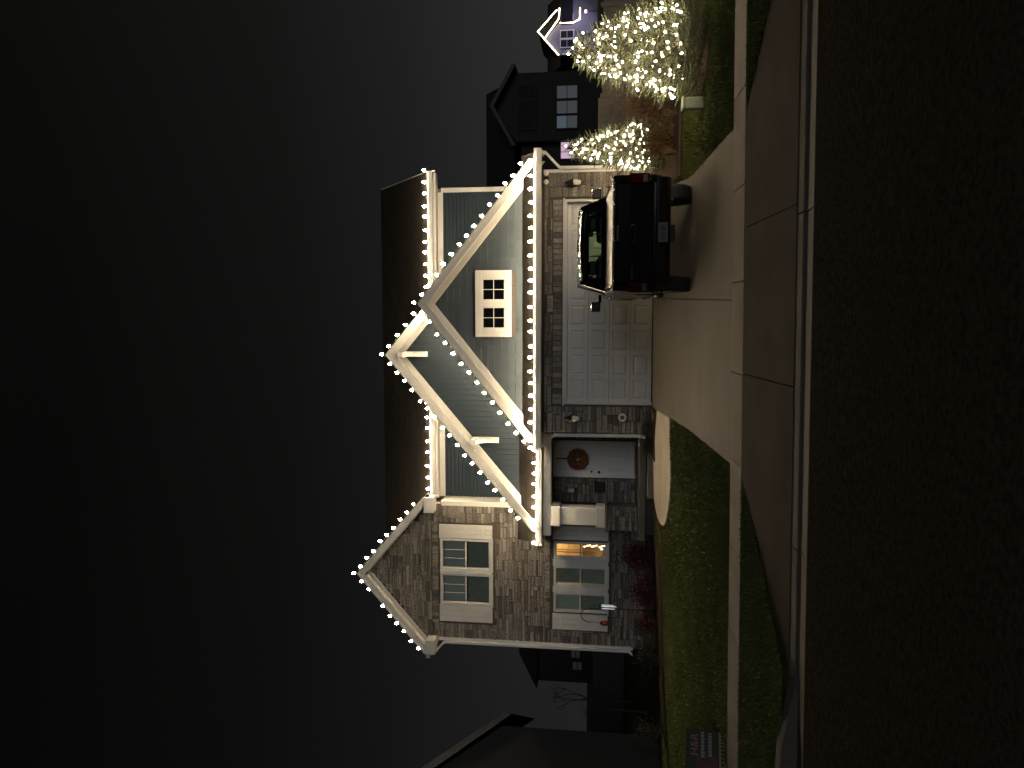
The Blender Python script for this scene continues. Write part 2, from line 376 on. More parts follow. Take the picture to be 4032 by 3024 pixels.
# grass blades
nr = np.random.default_rng(5)
def lawn(name, label, n, x0, x1, y0, y1, ok):
    X = nr.uniform(x0, x1, n); Y = y0+(y1-y0)*nr.uniform(0, 1, n)**1.35
    keep = np.array([ok(a, b) for a, b in zip(X, Y)]); X, Y = X[keep], Y[keep]
    Z = np.array([H(a, b)-.02 for a, b in zip(X, Y)]); k = len(X)
    t = nr.uniform(0, 2*np.pi, k); h = nr.uniform(.014, .042, k); w = nr.uniform(.006, .012, k)
    lx_, ly_ = nr.normal(0, .028, k), nr.normal(0, .028, k)
    dx, dy = np.cos(t)*w, np.sin(t)*w
    V = np.empty((k, 3, 3)); V[:, 0] = np.c_[X-dx, Y-dy, Z]; V[:, 1] = np.c_[X+dx, Y+dy, Z]; V[:, 2] = np.c_[X+lx_, Y+ly_, Z+h+.02]
    me = bpy.data.meshes.new(name); me.vertices.add(3*k); me.vertices.foreach_set('co', V.ravel())
    me.loops.add(3*k); me.loops.foreach_set('vertex_index', np.arange(3*k)); me.polygons.add(k)
    me.polygons.foreach_set('loop_start', np.arange(0, 3*k, 3)); me.update(calc_edges=True); me.validate(); me.materials.append(M['grass'])
    return tag(link(name, me), label, 'grass', kind='stuff')
lawn('grass', 'clipped front lawn left of the driveway', 150000, -15, -1.7, 9.12, 18.5, lambda x, y: x < dvL(y)-.01 and not (y > 15 and x > interp(wl, y)-.03 and y < 17.8) and not (y > 17.2 and x > -9.7))
lawn('grass', 'lawn around the lit spruce right of the driveway', 110000, 2.2, 12, 9.12, 20.5, lambda x, y: x > dvR(min(y, 17.7))+.01 and not (y > 14.1 and x < interp([(14.1, 3.9), (15, 4.5), (19, 4.7)], y)) and (x-4.02)**2+(y-11.75)**2 > .33)
lawn('grass', 'grass strip between sidewalk and kerb left of the apron', 36000, -9, -1.7, 6.80, 8.47, lambda x, y: x < apL(y)-.01)
lawn('grass', 'grass strip between sidewalk and kerb right of the apron', 26000, 2.2, 8, 6.80, 8.47, lambda x, y: x > apR(y)+.01)

# ------------------------------------------------------------------ the house
G = 17.8
house = thing('house', 'two storey house with stone wing and gables outlined in bulbs', 'house', (-2.5, G, .6))
STONES = []
def wall(name, m, x0, x1, z0, z1, Y, th, holes=()):
    xsx = sorted({x0, x1, *[c for h in holes for c in h[:2]]}); zs = sorted({z0, z1, *[c for h in holes for c in h[2:]]})
    b = MB()
    for xa, xb in zip(xsx, xsx[1:]):
        for za, zb in zip(zs, zs[1:]):
            cx, cz = (xa+xb)/2, (za+zb)/2
            if any(h[0] < cx < h[1] and h[2] < cz < h[3] for h in holes): continue
            b.box(xa, xb, Y, Y+th, za, zb)
    return b.build(name, m, house)
def ashlar(part, x0, x1, z0, z1, Y, holes=(), xlim=None, lmin=.22, lmax=.66, unit=.027, gap=.009):
    bw_ = .04; n = int(round((x1-x0)/bw_)); top = [0]*n; zmax = int((z1-z0)/unit)
    while True:
        m = min(top)
        if m >= zmax: break
        i = top.index(m); j = i
        while j < n and top[j] == m: j += 1
        L = min(j-i, max(2, int(rnd.uniform(lmin, lmax)/bw_)))
        if j-i-L < 3: L = j-i
        h = min(rnd.choice([2, 2, 2, 3, 3, 3, 4, 4]), zmax-m)
        if L*bw_ > .42: h = min(h, 4)
        if L*bw_ < .15: h = min(h, 4)
        if zmax-m-h == 1: h += 1
        for k in range(i, i+L): top[k] = m+h
        s, e, za, zb = x0+i*bw_, x0+(i+L)*bw_, z0+m*unit, z0+(m+h)*unit
        if i+L == n: e = x1
        if xlim:
            a, b = xlim(zb); s, e = max(s, a), min(e, b)
        for hx0, hx1, hz0, hz1 in holes:
            if s < hx1 and e > hx0 and za < hz1 and zb > hz0:
                if s >= hx0 and e <= hx1:
                    if za < hz0 and hz0-za > .03: zb = hz0
                    elif zb > hz1 and zb-hz1 > .03: za = hz1
                    else: e = s
                elif s < hx0: e = hx0
                else: s = hx1
        if e-s > .045 and zb-za > .025: STONES.append((part, s+gap/2, e-gap/2, za+gap/2, zb-gap/2, Y))
def stone_template(k):
    r = random.Random(k); j = lambda a: r.uniform(-a, a)
    v = [(-.5, 0, -.5), (.5, 0, -.5), (.5, 0, .5), (-.5, 0, .5)]
    v += [(-.5+abs(j(.012)), -.72, -.5+abs(j(.06))), (.5-abs(j(.012)), -.72, -.5+abs(j(.06))), (.5-abs(j(.012)), -.72, .5-abs(j(.06))), (-.5+abs(j(.012)), -.72, .5-abs(j(.06)))]
    v += [(-.47+j(.012), -1+j(.18), -.38+j(.06)), (.47+j(.012), -1+j(.18), -.38+j(.06)), (.47+j(.012), -1+j(.18), .38+j(.06)), (-.47+j(.012), -1+j(.18), .38+j(.06))]
    f = []
    for a in (0, 4):
        f += [(a+i, a+(i+1) % 4, a+4+(i+1) % 4, a+4+i) for i in range(4)]
    return v, f+[(8, 9, 10, 11)]
TPL = [stone_template(k) for k in range(12)]
def flush_stones(limit):
    order = sorted(range(len(STONES)), key=lambda i: -(STONES[i][2]-STONES[i][1])*(STONES[i][4]-STONES[i][3]))
    single = set(order[:limit]); rest = {}
    ms = []
    for v, f in TPL: ms.append(MB().add(v, f).mesh('stone', 'stone'))
    for i, (p, x0, x1, z0, z1, Y) in enumerate(STONES):
        k = rnd.randrange(12); d = rnd.uniform(.026, .046)
        c = ((x0+x1)/2, Y, (z0+z1)/2); s = (x1-x0, d, z1-z0)
        if i in single:
            o = bpy.data.objects.new('stone', ms[k]); COL.objects.link(o); o.parent = p; o.location = c; o.scale = s
        else:
            v, f = TPL[k]; rest.setdefault(p, MB()).add([(c[0]+a*s[0], c[1]+b*s[1], c[2]+e*s[2]) for a, b, e in v], f)
    for p, m in rest.items(): tag(m.build('small_stones', 'stone', p), kind='stuff')

def casing(b, x0, x1, z0, z1, Y, w, d):
    b.box(x0-w, x0, Y-d, Y+.04, z0-w, z1+w); b.box(x1, x1+w, Y-d, Y+.04, z0-w, z1+w)
    b.box(x0, x1, Y-d, Y+.04, z1, z1+w); b.box(x0, x1, Y-d, Y+.04, z0-w, z0)
def window(x0, x1, z0, z1, Y, w=.05, d=.05, grid_top=(1, 1), grid_bot=(1, 1), shade='blind', shade_bot=None, label=None, mt=.016):
    b = MB(); casing(b, x0, x1, z0, z1, Y, w, d)
    zm = (z0+z1)/2; b.box(x0, x1, Y-.02, Y+.03, zm-.022, zm+.022)
    b.box(x0, x0+.022, Y-.012, Y+.03, z0, z1); b.box(x1-.022, x1, Y-.012, Y+.03, z0, z1)
    b.box(x0+.022, x1-.022, Y-.012, Y+.03, z1-.022, z1); b.box(x0+.022, x1-.022, Y-.012, Y+.03, z0, z0+.022)
    p = b.build('window', 'white', house, bevel=.004)
    if label: p['label'] = label
    for za, zb, gr in ((z0+.022, zm-.022, grid_bot), (zm+.022, z1-.022, grid_top)):
        MB().box(x0+.022, x1-.022, Y+.010, Y+.014, za, zb).build('pane', 'pane_glass', p)
        for i in range(1, gr[0]):
            xc = lerp(x0+.022, x1-.022, i/gr[0]); MB().box(xc-mt/2, xc+mt/2, Y-.004, Y+.02, za, zb).build('muntin', 'white', p)
        for i in range(1, gr[1]):
            zc = lerp(za, zb, i/gr[1]); MB().box(x0+.022, x1-.022, Y-.003, Y+.019, zc-mt/2, zc+mt/2).build('muntin', 'white', p)
    if shade:
        MB().box(x0, x1, Y+.10, Y+.11, zm, z1).build('blind', shade, p)
        MB().box(x0, x1, Y+.101, Y+.111, z0, zm).build('blind', shade_bot or shade, p)
    MB().box(x0-w-.03, x1+w+.03, Y-d-.035, Y-.002, z0-w-.045, z0-w-.001).build('sill', 'white', p, bevel=.006)
    return p
def shutter(x0, x1, z0, z1, Y):
    p = MB().box(x0, x1, Y-.025, Y-.006, z0, z1).build('shutter', 'white', house)
    n = 3; w = (x1-x0)/n
    for i in range(n): MB().box(x0+i*w+.004, x0+(i+1)*w-.004, Y-.045, Y-.026, z0+.002, z1-.002).build('board', 'white', p)
    for t in (.16, .5, .84):
        zc = lerp(z0, z1, t); MB().box(x0+.01, x1-.01, Y-.062, Y-.046, zc-.04, zc+.04).build('batten', 'white', p, bevel=.004)
def gable_roof(apex, sl, sr, xl, xr, yf, yb, th=.11, board=.20, soff=.30, wallY=None, frieze=.17):
    ax_, az_ = apex; zl, zr = az_-sl*(ax_-xl), az_-sr*(xr-ax_)
    for xe, ze, s, nm in ((xl, zl, sl, 0), (xr, zr, sr, 1)):
        MB().prism([(ax_, az_), (xe, ze), (xe, ze-th), (ax_, az_-th)], yf, yb).build('roof', 'shingle', house)
        k = math.sqrt(1+s*s)
        MB().prism([(ax_, az_-.012), (xe, ze-.012), (xe, ze-board*k), (ax_, az_-board*k)], yf-.035, yf-.001).build('rake_board', 'white', house)
        MB().prism([(ax_, az_+.004), (xe, ze+.004), (xe, ze-.05*k), (ax_, az_-.05*k)], yf-.055, yf-.036).build('rake_trim', 'white', house)
        if wallY:
            MB().prism([(ax_, az_-th-.006), (xe, ze-th-.006), (xe, ze-th-.03), (ax_, az_-th-.03)], yf, wallY+.02).build('soffit', 'white', house)
            MB().prism([(ax_, az_-th-.032), (xe, ze-th-.032), (xe, ze-th-.032-frieze*k), (ax_, az_-th-.032-frieze*k)], wallY-.03, wallY-.001).build('frieze_board', 'white', house)
def gutter(x0, x1, Y, zt, h=.13, d=.12):
    pr = [(Y+d, zt), (Y+d, zt-h), (Y+.03, zt-h), (Y+.012, zt-h*.6), (Y, zt-h*.35), (Y, zt), (Y+.012, zt), (Y+.022, zt-h*.3), (Y+.042, zt-h+.02), (Y+d-.02, zt-h+.02), (Y+d-.02, zt)]
    return MB().prism(pr, x0, x1, 'x').build('gutter', 'white_metal', house)
def downspout(pts, w=.075, d=.06):
    b = MB(); pts = [Vector(p) for p in pts]
    rows = [[(p.x-w/2, p.y-d/2, p.z), (p.x+w/2, p.y-d/2, p.z), (p.x+w/2, p.y+d/2, p.z), (p.x-w/2, p.y+d/2, p.z)] for p in pts]
    n = len(rows); b.add([q for r in rows for q in r], [(i*4+k, (i+1)*4+k, (i+1)*4+(k+1) % 4, i*4+(k+1) % 4) for i in range(n-1) for k in range(4)]+[(0, 1, 2, 3), tuple(4*n-1-k for k in range(4))])
    return b.build('downspout', 'white_metal', house, bevel=.008)

# ---- garage block
GX0, GX1 = -2.72, 3.47; DX0, DX1, DZ1 = -2.03, 2.83, 2.68
gw = wall('garage_wall', 'mortar', GX0, GX1, .35, 3.36, G, .2, [(DX0, DX1, .2, DZ1)])
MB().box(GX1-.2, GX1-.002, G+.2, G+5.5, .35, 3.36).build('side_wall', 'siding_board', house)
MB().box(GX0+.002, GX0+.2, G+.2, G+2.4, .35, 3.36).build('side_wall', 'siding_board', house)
ashlar(gw, GX0, GX1, .62, 3.20, G, [(DX0-.05, DX1+.05, .3, DZ1+.30), (.17, .60, 2.95, 3.11)], lmin=.2, lmax=.62, unit=.036)
nb = 38
for i in range(nb):
    xa = lerp(DX0, DX1, i/nb); xb = lerp(DX0, DX1, (i+1)/nb); dd = rnd.uniform(.028, .05)
    v, f = TPL[i % 12]
    MB().add([((xa+xb)/2+a*(xb-xa-.012), G+b*dd, DZ1+.175+e*.23) for a, b, e in v], f).build('brick', 'stone', gw)
gd = MB(); gd.box(DX0, DX0+.06, G-.03, G+.14, .60, DZ1).box(DX1-.06, DX1, G-.03, G+.14, .60, DZ1).box(DX0+.06, DX1-.06, G-.03, G+.14, DZ1-.05, DZ1)
gd.box(DX0-.03, DX1+.03, G-.052, G-.031, DZ1, DZ1+.05)
gdo = gd.build('garage_door', 'garage_white', house)
sx0, sx1 = DX0+.06, DX1-.06; sh = (DZ1-.05-.615)/4
pw = (sx1-sx0)/8
def panel_mesh(w, h):
    b = MB(); i1, i2, i3 = .012, .035, .06
    def rect(i, y): return [(-w/2+i, y, -h/2+i), (w/2-i, y, -h/2+i), (w/2-i, y, h/2-i), (-w/2+i, y, h/2-i)]
    vs = rect(0, 0)+rect(i1, .014)+rect(i2, .014)+rect(i3, -.002)
    return b.add(vs, [(a+k, a+(k+1) % 4, a+4+(k+1) % 4, a+4+k) for a in (0, 4, 8) for k in range(4)]+[(12, 13, 14, 15)]).mesh('panel', 'garage_white')
pm = panel_mesh(pw-.12, sh-.15)
for r in range(4):
    z0 = .615+r*sh
    hl = [(sx0+c*pw+.06, sx0+(c+1)*pw-.06, z0+.075, z0+sh-.075) for c in range(8)]
    sec = MB(); xx = sorted({sx0, sx1, *[q for h in hl for q in h[:2]]}); zz = [z0+.004, z0+.075, z0+sh-.075, z0+sh-.004]
    for xa, xb in zip(xx, xx[1:]):
        for za, zb in zip(zz, zz[1:]):
            if not any(h[0] < (xa+xb)/2 < h[1] and h[2] < (za+zb)/2 < h[3] for h in hl): sec.box(xa, xb, G+.08, G+.12, za, zb)
    s_o = sec.build('door_section', 'garage_white', gdo)
    for h in hl:
        o = bpy.data.objects.new('panel', pm); COL.objects.link(o); o.parent = gdo; o.location = ((h[0]+h[1])/2, G+.08, (h[2]+h[3])/2)
MB().box(sx0, sx1, G+.125, G+.16, .6, DZ1).build('door_backing', 'void', gdo)
MB().box(sx0, sx1, G+.075, G+.12, .600, .616).build('bottom_seal', 'rubber', gdo)
# pent roof and gutter
def pent(x0, x1, yg, zg, yw, zw, tw=None):
    MB().prism([(yg, zg), (yw, zw), (yw, zw-.09), (yg, zg-.09)], x0, x1, 'x').build('pent_roof', 'shingle', house)
    MB().box(x0, x1, yg+.02, yw+.02, zg-.155, zg-.115).build('soffit', 'white', house)
    MB().box(x0, x1, yg+.02, yg+.045, zg-.114, zg-.01).build('fascia', 'white', house)
pent(-3.05, 3.86, 17.42, 3.395, 17.80, 3.72)
gutter(-3.09, 3.93, 17.29, 3.385, .17)
MB().box(-3.09, -3.04, 17.30, 17.8, 3.2, 3.385).build('return_end', 'white', house)
MB().box(3.86, 3.91, 17.42, 17.9, 3.2, 3.385).build('return_end', 'white', house)
MB().prism([(G+.10, 3.45), (G+6, 3.45), (G+6, 3.6), (G+.10, 3.6)], GX0, GX1, 'x').build('ceiling_deck', 'void', house)
# gable over the garage: shakes
GA = (.389, 6.20); gs = .808
MB().prism([(GA[0]-2.80, 3.60), (GA[0]+2.85, 3.60), (GA[0]+2.85, 3.74), (GA[0], 6.02), (GA[0]-2.80, 3.74)], G, G+.15).build('gable_wall', 'mortar', house)
WX0, WX1, WZ0, WZ1 = -.41, 1.19, 3.97, 4.85
shw = bpy.data.objects.new('shake_cladding', None); COL.objects.link(shw); shw.parent = house; shw.location = -house.location
def shake_mesh(k):
    r = random.Random(100+k); b = .5
    return MB().add([(-b, -.004, .52), (b, -.004, .52), (b, 0, .52), (-b, 0, .52), (-b, -.022, -.5+r.uniform(-.03, .03)), (b, -.022, -.5+r.uniform(-.03, .03)), (b, 0, -.5), (-b, 0, -.5)],
                    [(0, 4, 5, 1), (4, 7, 6, 5), (0, 3, 7, 4), (1, 5, 6, 2), (0, 1, 2, 3)]).mesh('shake', 'shake')
SK = [shake_mesh(k) for k in range(6)]
row = .168; z = 3.70
while z < 5.8:
    half = (5.93-z-row*.3)/gs
    x = GA[0]-half-rnd.uniform(0, .25)
    while x < GA[0]+half:
        w = rnd.choice([.16, .21, .27, .33, .40]); a, b = max(x, GA[0]-half), min(x+w, GA[0]+half); x += w
        if b-a < .05: continue
        if a < WX1-.02 and b > WX0+.02 and z+row > WZ0+.03 and z < WZ1-.03:
            if a >= WX0 and b <= WX1: continue
            if a < WX0: b = min(b, WX0)
            else: a = max(a, WX1)
            if b-a < .05: continue
        o = bpy.data.objects.new('shake', SK[rnd.randrange(6)]); COL.objects.link(o); o.parent = shw
        o.location = ((a+b)/2, G-.002, z+row/2+rnd.uniform(-.004, .004)); o.scale = (b-a-.008, rnd.uniform(.9, 1.5), row)
    z += row
gable_roof(GA, gs, gs, -2.93, 3.72, 17.50, 21.0, board=.17, wallY=G-.02, frieze=.16)
# gable window: wide casing with two four-lite sashes
b = MB(); b.box(WX0, WX1, G-.05, G-.005, WZ1-.16, WZ1).box(WX0, WX1, G-.05, G-.005, WZ0, WZ0+.14).box(WX0, WX0+.19, G-.05, G-.005, WZ0+.14, WZ1-.16).box(WX1-.19, WX1, G-.05, G-.005, WZ0+.14, WZ1-.16).box(.32, .46, G-.05, G-.005, WZ0+.14, WZ1-.16)
gwin = b.build('window', 'white', house, bevel=.006); gwin['label'] = 'white cased pair of dark four pane windows'
for a, c in ((WX0+.19, .32), (.46, WX1-.19)):
    za, zb = WZ0+.14, WZ1-.16
    MB().box(a, a+.035, G-.035, G-.004, za, zb).box(c-.035, c, G-.035, G-.004, za, zb).box(a+.035, c-.035, G-.035, G-.004, zb-.035, zb).box(a+.035, c-.035, G-.035, G-.004, za, za+.035).build('sash', 'white', gwin)
    xm, zm = (a+c)/2, (za+zb)/2
    for p0, p1, q0, q1 in ((a+.035, xm-.009, za+.035, zm-.009), (xm+.009, c-.035, za+.035, zm-.009), (a+.035, xm-.009, zm+.009, zb-.035), (xm+.009, c-.035, zm+.009, zb-.035)):
        MB().box(p0, p1, G-.012, G-.008, q0, q1).build('pane', 'pane_glass', gwin)
    MB().box(xm-.009, xm+.009, G-.022, G-.006, za+.035, zb-.035).build('muntin', 'white', gwin)
    MB().box(a+.035, c-.035, G-.021, G-.0065, zm-.009, zm+.009).build('muntin', 'white', gwin)
    MB().box(a, c, G-.0035, G-.001, za, zb).build('backing', 'void', gwin)

# ---- porch and the middle gable
PY = 18.12; MY = 18.50
MA = (-.87, 7.20); msl = .842
MB().prism([(-4.85, 3.70), (.6, 3.70), (.6, 5.9), (MA[0], 7.05), (-4.85, 3.78)], MY, MY+.15).build('gable_wall', 'mortar', house)
x = -4.80
while x < .55:
    w = .138; a, b = x, min(x+w-.006, .55); zt = lambda q: 7.02-msl*abs(q-MA[0])
    if zt(a) > 3.9:
        pts = [(a, 3.86), (b, 3.86), (b, zt(b))]+([(MA[0], zt(MA[0]))] if a < MA[0] < b else [])+[(a, zt(a))]
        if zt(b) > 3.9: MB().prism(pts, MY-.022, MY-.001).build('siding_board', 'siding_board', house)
    x += w
gable_roof(MA, msl, msl, -5.25, 1.15, 18.10, 21.6, board=.20, wallY=MY-.02, frieze=.16)
for bx, bz in ((MA[0], 6.93), (-3.05, 5.10)):          # corbel brackets under the rake
    k = MB().box(bx-.07, bx+.07, MY-.09, MY-.024, bz-.72, bz-.05).box(bx-.07, bx+.07, 18.0, MY-.09, bz-.19, bz-.05)
    k.prism([(MY-.09, bz-.62), (MY-.09, bz-.48), (18.10, bz-.19), (18.22, bz-.19)][::1], bx-.055, bx+.055, 'x').build('bracket', 'white', house, bevel=.008)
pent(-5.62, -2.73, PY+.10, 3.405, MY, 3.90)
gutter(-5.66, -2.73, PY-.02, 3.395, .14)
MB().box(-5.66, -5.60, PY, 19.38, 3.24, 3.40).build('return_end', 'white', house)
MB().prism([(-5.62, 3.41), (-4.85, 3.41), (-4.85, 3.90)], PY+.3, 19.38).build('roof', 'shingle', house)
MB().box(-5.45, -2.73, 18.30, 18.58, 3.03, 3.235).build('porch_beam', 'white', house, bevel=.006)
MB().box(-5.45, -2.73, 18.59, 19.94, 3.20, 3.235).build('porch_ceiling', 'white', house)
col = MB().box(-5.13, -4.70, 18.24, 18.64, 1.68, 3.03).build('column', 'white', house, bevel=.006)
MB().box(-5.17, -4.66, 18.20, 18.68, 2.80, 3.028).build('capital', 'white', col, bevel=.008)
MB().box(-5.17, -4.66, 18.20, 18.68, 1.682, 1.90).build('column_base', 'white', col, bevel=.008)
MB().box(-5.27, -4.55, 18.10, 18.78, 1.62, 1.68).build('column_cap', 'concrete_old', col, bevel=.012)
pier = MB().box(-5.19, -4.63, 18.19, 18.70, .87, 1.62).build('stone_pier', 'mortar', house)
ashlar(pier, -5.22, -4.60, .88, 1.615, 18.19, lmin=.14, lmax=.34)
MB().box(-5.42, -2.73, 18.02, 19.95, .70, .87).build('porch_floor', 'concrete_old', house, bevel=.015)
MB().box(-5.30, -2.73, 18.14, 19.9, .10, .70).build('porch_foundation', 'concrete_apron', house)
MB().box(-4.28, -3.20, 17.72, 18.13, .2, .675).build('porch_step', 'concrete_old', house, bevel=.012)
# porch back wall, front door
BY = 19.95
bw = wall('porch_wall', 'mortar', -4.98, -2.72, .87, 3.2, BY, .2, [(-4.27, -3.27, .8, 3.10)])
ashlar(bw, -4.97, -2.73, .88, 3.19, BY, [(-4.30, -3.24, .8, 3.13)])
fr = MB(); casing(fr, -4.19, -3.35, .90, 3.02, BY, .08, .03); df = fr.build('door_frame', 'door_white', house)
dr = MB().box(-4.19, -3.35, BY+.02, BY+.06, .90, 3.02).build('front_door', 'door_white', house)
for i, (za, zb) in enumerate(((1.00, 1.62), (1.74, 2.36), (2.50, 2.90))):
    for xa, xb in ((-4.10, -3.81), (-3.73, -3.44)):
        o = link('panel', panel_mesh(xb-xa, zb-za), dr); o.location = ((xa+xb)/2, BY+.003, (za+zb)/2); o.data.materials[0] = M['door_white']
MB().lathe([(.03, 0), (.03, -.02), (.012, -.025), (.012, -.05), (.03, -.055), (.034, -.075), (.02, -.09)], (-4.12, BY+.02, 1.85), 12, 'y').build('door_knob', 'bronze', dr)
MB().lathe([(.028, 0), (.028, -.022), (.015, -.03)], (-4.12, BY+.02, 2.05), 12, 'y').build('door_lock', 'bronze', dr)
MB().box(-4.19, -3.35, BY-.03, BY+.02, .872, .90).build('threshold', 'bronze', house)

# ---- main body, second storey
MX0, MX1 = -5.0, 3.52; my = 19.95
MB().box(MX0, MX1, my, my+.15, 3.4, 6.30).build('upper_wall', 'mortar', house)
MB().box(MX1-.15, MX1-.001, my+.151, 24.4, .4, 6.30).box(-8.7, MX1-.151, 24.4, 24.55, .4, 6.3).build('rear_walls', 'siding_blue', house)
z = 3.50
while z < 6.12:
    MB().prism([(my-.034, z), (my-.001, z), (my-.001, z+.110), (my-.006, z+.110)], MX0+.1, MX1-.10, 'x').build('lap_board', 'siding_blue', house); z += .106
MB().box(MX1-.10, MX1+.02, my-.04, my+.12, 3.4, 6.15).build('corner_board', 'white', house, bevel=.005)
MB().box(MX0-.03, MX0+.10, my-.60, my-.001, 3.9, 6.10).build('corner_board', 'white', house, bevel=.005)
MB().box(MX0+.1, MX1-.10, my-.045, my-.026, 6.10, 6.25).build('frieze_board', 'white', house)
MB().box(-4.9, 3.90, 19.66, my, 6.245, 6.275).build('soffit', 'white', house)
MB().box(-4.9, 3.90, 19.66, 19.685, 6.276, 6.44).build('fascia', 'white', house)
RZ, RY = 8.53, 22.2
MB().prism([(19.64, 6.45), (RY, RZ), (RY, RZ-.12), (19.64, 6.33)], -8.9, 3.92, 'x').build('roof', 'shingle', house)
MB().prism([(24.8, 6.45), (RY, RZ), (RY, RZ-.12), (24.8, 6.33)], -8.9, 3.92, 'x').build('roof', 'shingle', house)
MB().prism([(my, 6.25), (24.5, 6.25), (RY, RZ-.15)], MX1-.15, MX1-.02, 'x').build('gable_end', 'siding_blue', house)
MB().prism([(19.64, 6.44), (RY, RZ-.01), (RY, RZ-.2), (19.64, 6.25)], 3.921, 3.95, 'x').build('rake_board', 'white', house)
gutter(-4.75, 3.93, 19.53, 6.44, .13)

# ---- stone wing
VY = 19.4; VX0, VX1 = -8.78, -4.98
WA = (-6.92, 8.40); ws = .862
UW = [(-5.98, -6.78), (-6.95, -7.75)]
LW = [(-6.36, -5.93), (-7.11, -6.60), (-7.83, -7.33)]
uholes = [(-6.80, -5.96, 4.74, 6.13), (-7.77, -6.93, 4.74, 6.13)]
lholes = [(-6.38, -5.91, 1.60, 3.02), (-7.13, -6.58, 1.60, 3.02), (-7.85, -7.31, 1.60, 3.02)]
vw = wall('stone_wall', 'mortar', VX0, VX1, .3, 6.30, VY, .2, uholes+lholes)
MB().prism([(VX0, 6.301), (VX1, 6.301), (WA[0], 8.22)], VY, VY+.2).build('gable_wall', 'mortar', house)
MB().box(VX0+.001, VX0+.2, VY+.201, 24.4, .3, 6.3).build('side_wall', 'siding_blue', house)
MB().box(VX1-.2, VX1-.001, VY+.201, 20.1, .3, 6.3).build('side_wall', 'siding_blue', house)
ashlar(vw, VX0, VX1, .62, 6.32, VY, [(-8.33, -5.50, 4.64, 6.38), (-8.36, -5.46, 1.50, 3.12)])
ashlar(vw, VX0, VX1, 6.39, 8.15, VY, xlim=lambda z: (WA[0]-(8.17-z)/ws+.0, min(VX1, WA[0]+(8.17-z)/ws)))
x = -8.33
while x < -5.52:                                     # soldier course over each window
    w = rnd.uniform(.08, .13); 
    for zc, hh in ((6.29, .17), (3.20, .15)):
        if zc < 4 and True: pass
        v, f = TPL[rnd.randrange(12)]; MB().add([(x+w/2+a*(w-.01), VY+b_*.045, zc+e*hh) for a, b_, e in v], f).build('brick', 'stone', vw)
    x += w
for x0, x1 in ((-6.76, -6.00), (-7.73, -6.97)):
    window(x0, x1, 4.78, 6.09, VY, w=.055, d=.045, grid_top=(3, 1), shade='blind', shade_bot='curtain_dark', label='upper double hung window with three lites over one')
MB().box(-6.914, -6.816, VY-.06, VY-.004, 4.72, 6.15).build('mullion', 'white', house)
shutter(-5.93, -5.55, 4.70, 6.17, VY); shutter(-8.27, -7.80, 4.70, 6.17, VY)
for (x0, x1), sh_, lb in zip(((-6.33, -5.96), (-7.08, -6.63), (-7.80, -7.36)), (None, 'curtain_dark', 'blind'), ('narrow lit window showing a warm room', None, None)):
    window(x0, x1, 1.65, 2.98, VY, w=.05, d=.045, grid_top=(1, 1) if sh_ else (2, 2), grid_bot=(1, 1) if sh_ else (2, 2), shade=sh_, shade_bot='curtain_dark' if sh_ else None, label=lb, mt=.012)
for xa, xb in ((-6.578, -6.384), (-7.305, -7.135)): MB().box(xa, xb, VY-.055, VY-.004, 1.58, 3.05).build('mullion', 'white', house)
shutter(-5.86, -5.48, 1.58, 3.06, VY); shutter(-8.34, -7.90, 1.58, 3.06, VY)
gable_roof(WA, ws, ws, -9.10, -4.74, 19.08, 23.0, board=.17, wallY=VY-.03, frieze=.10)
for xa, xb, xg in ((-9.10, -8.70, -9.16), (-5.16, -4.74, None)):       # boxed eave returns
    MB().prism([(xa, 6.24), (xb, 6.24), (xb, 6.50), (xa, 6.50)], 19.02, 19.39).build('eave_return', 'white', house, bevel=.006)
MB().box(-9.22, -9.10, 19.06, 24.0, 6.38, 6.50).build('gutter', 'white_metal', house)
MB().box(VX0-.04, VX0+.05, VY-.05, VY+.1, .9, 6.2).build('corner_board', 'white', house)
downspout([(-9.12, 19.12, 6.38), (-9.10, 19.14, 6.28), (-8.88, 19.30, 6.08), (-8.84, 19.31, 6.0), (-8.83, 19.31, 1.02), (-8.86, 19.22, .92)])
downspout([(3.84, 17.40, 3.21), (3.84, 17.42, 3.12), (3.60, 17.70, 2.86), (3.55, 17.73, 2.8), (3.53, 17.73, .82), (3.53, 17.62, .72)], .085)
MB().box(GX1-.02, GX1+.05, G-.055, G+.1, .62, 3.2).build('corner_board', 'white', house)
downspout([(-3.0, 17.40, 3.21), (-2.98, 17.42, 3.14), (-2.79, 17.70, 2.94), (-2.78, 17.73, 2.88), (-2.77, 17.73, .86), (-2.77, 17.62, .76)], .08)
flush_stones(296)

# ---- the lit room behind the narrow window
rm = MB()
rm.box(-7.5, -4.9, 21.6, 21.65, .9, 3.4).box(-7.5, -4.9, 19.62, 21.6, .88, .92).box(-7.5, -4.9, 19.62, 21.6, 3.38, 3.42).box(-7.52, -7.45, 19.62, 21.6, .9, 3.4).box(-4.99, -4.95, 20.16, 21.6, .9, 3.4)
rmo = rm.build('lit_room', 'wall_int', house)
for i in range(4):
    MB().box(-7.40+i*.6, -6.83+i*.6, 21.30, 21.58, 2.30, 3.05).build('cabinet', 'wood_int', rmo, bevel=.01); MB().box(-7.40+i*.6, -6.83+i*.6, 21.05, 21.58, .95, 1.75).build('cabinet', 'wood_int', rmo, bevel=.01)
rl = bpy.data.lights.new('room_lamp', 'POINT'); rl.energy = 26; rl.color = (1, .74, .44); rl.shadow_soft_size = .12
rlo = bpy.data.objects.new('room_lamp', rl); COL.objects.link(rlo); rlo.location = (-6.5, 20.7, 3.1)
gl = thing('garland_lights', 'small warm garland bulbs inside the narrow lit window', 'light string', (-6.0, 19.6, 1.7))
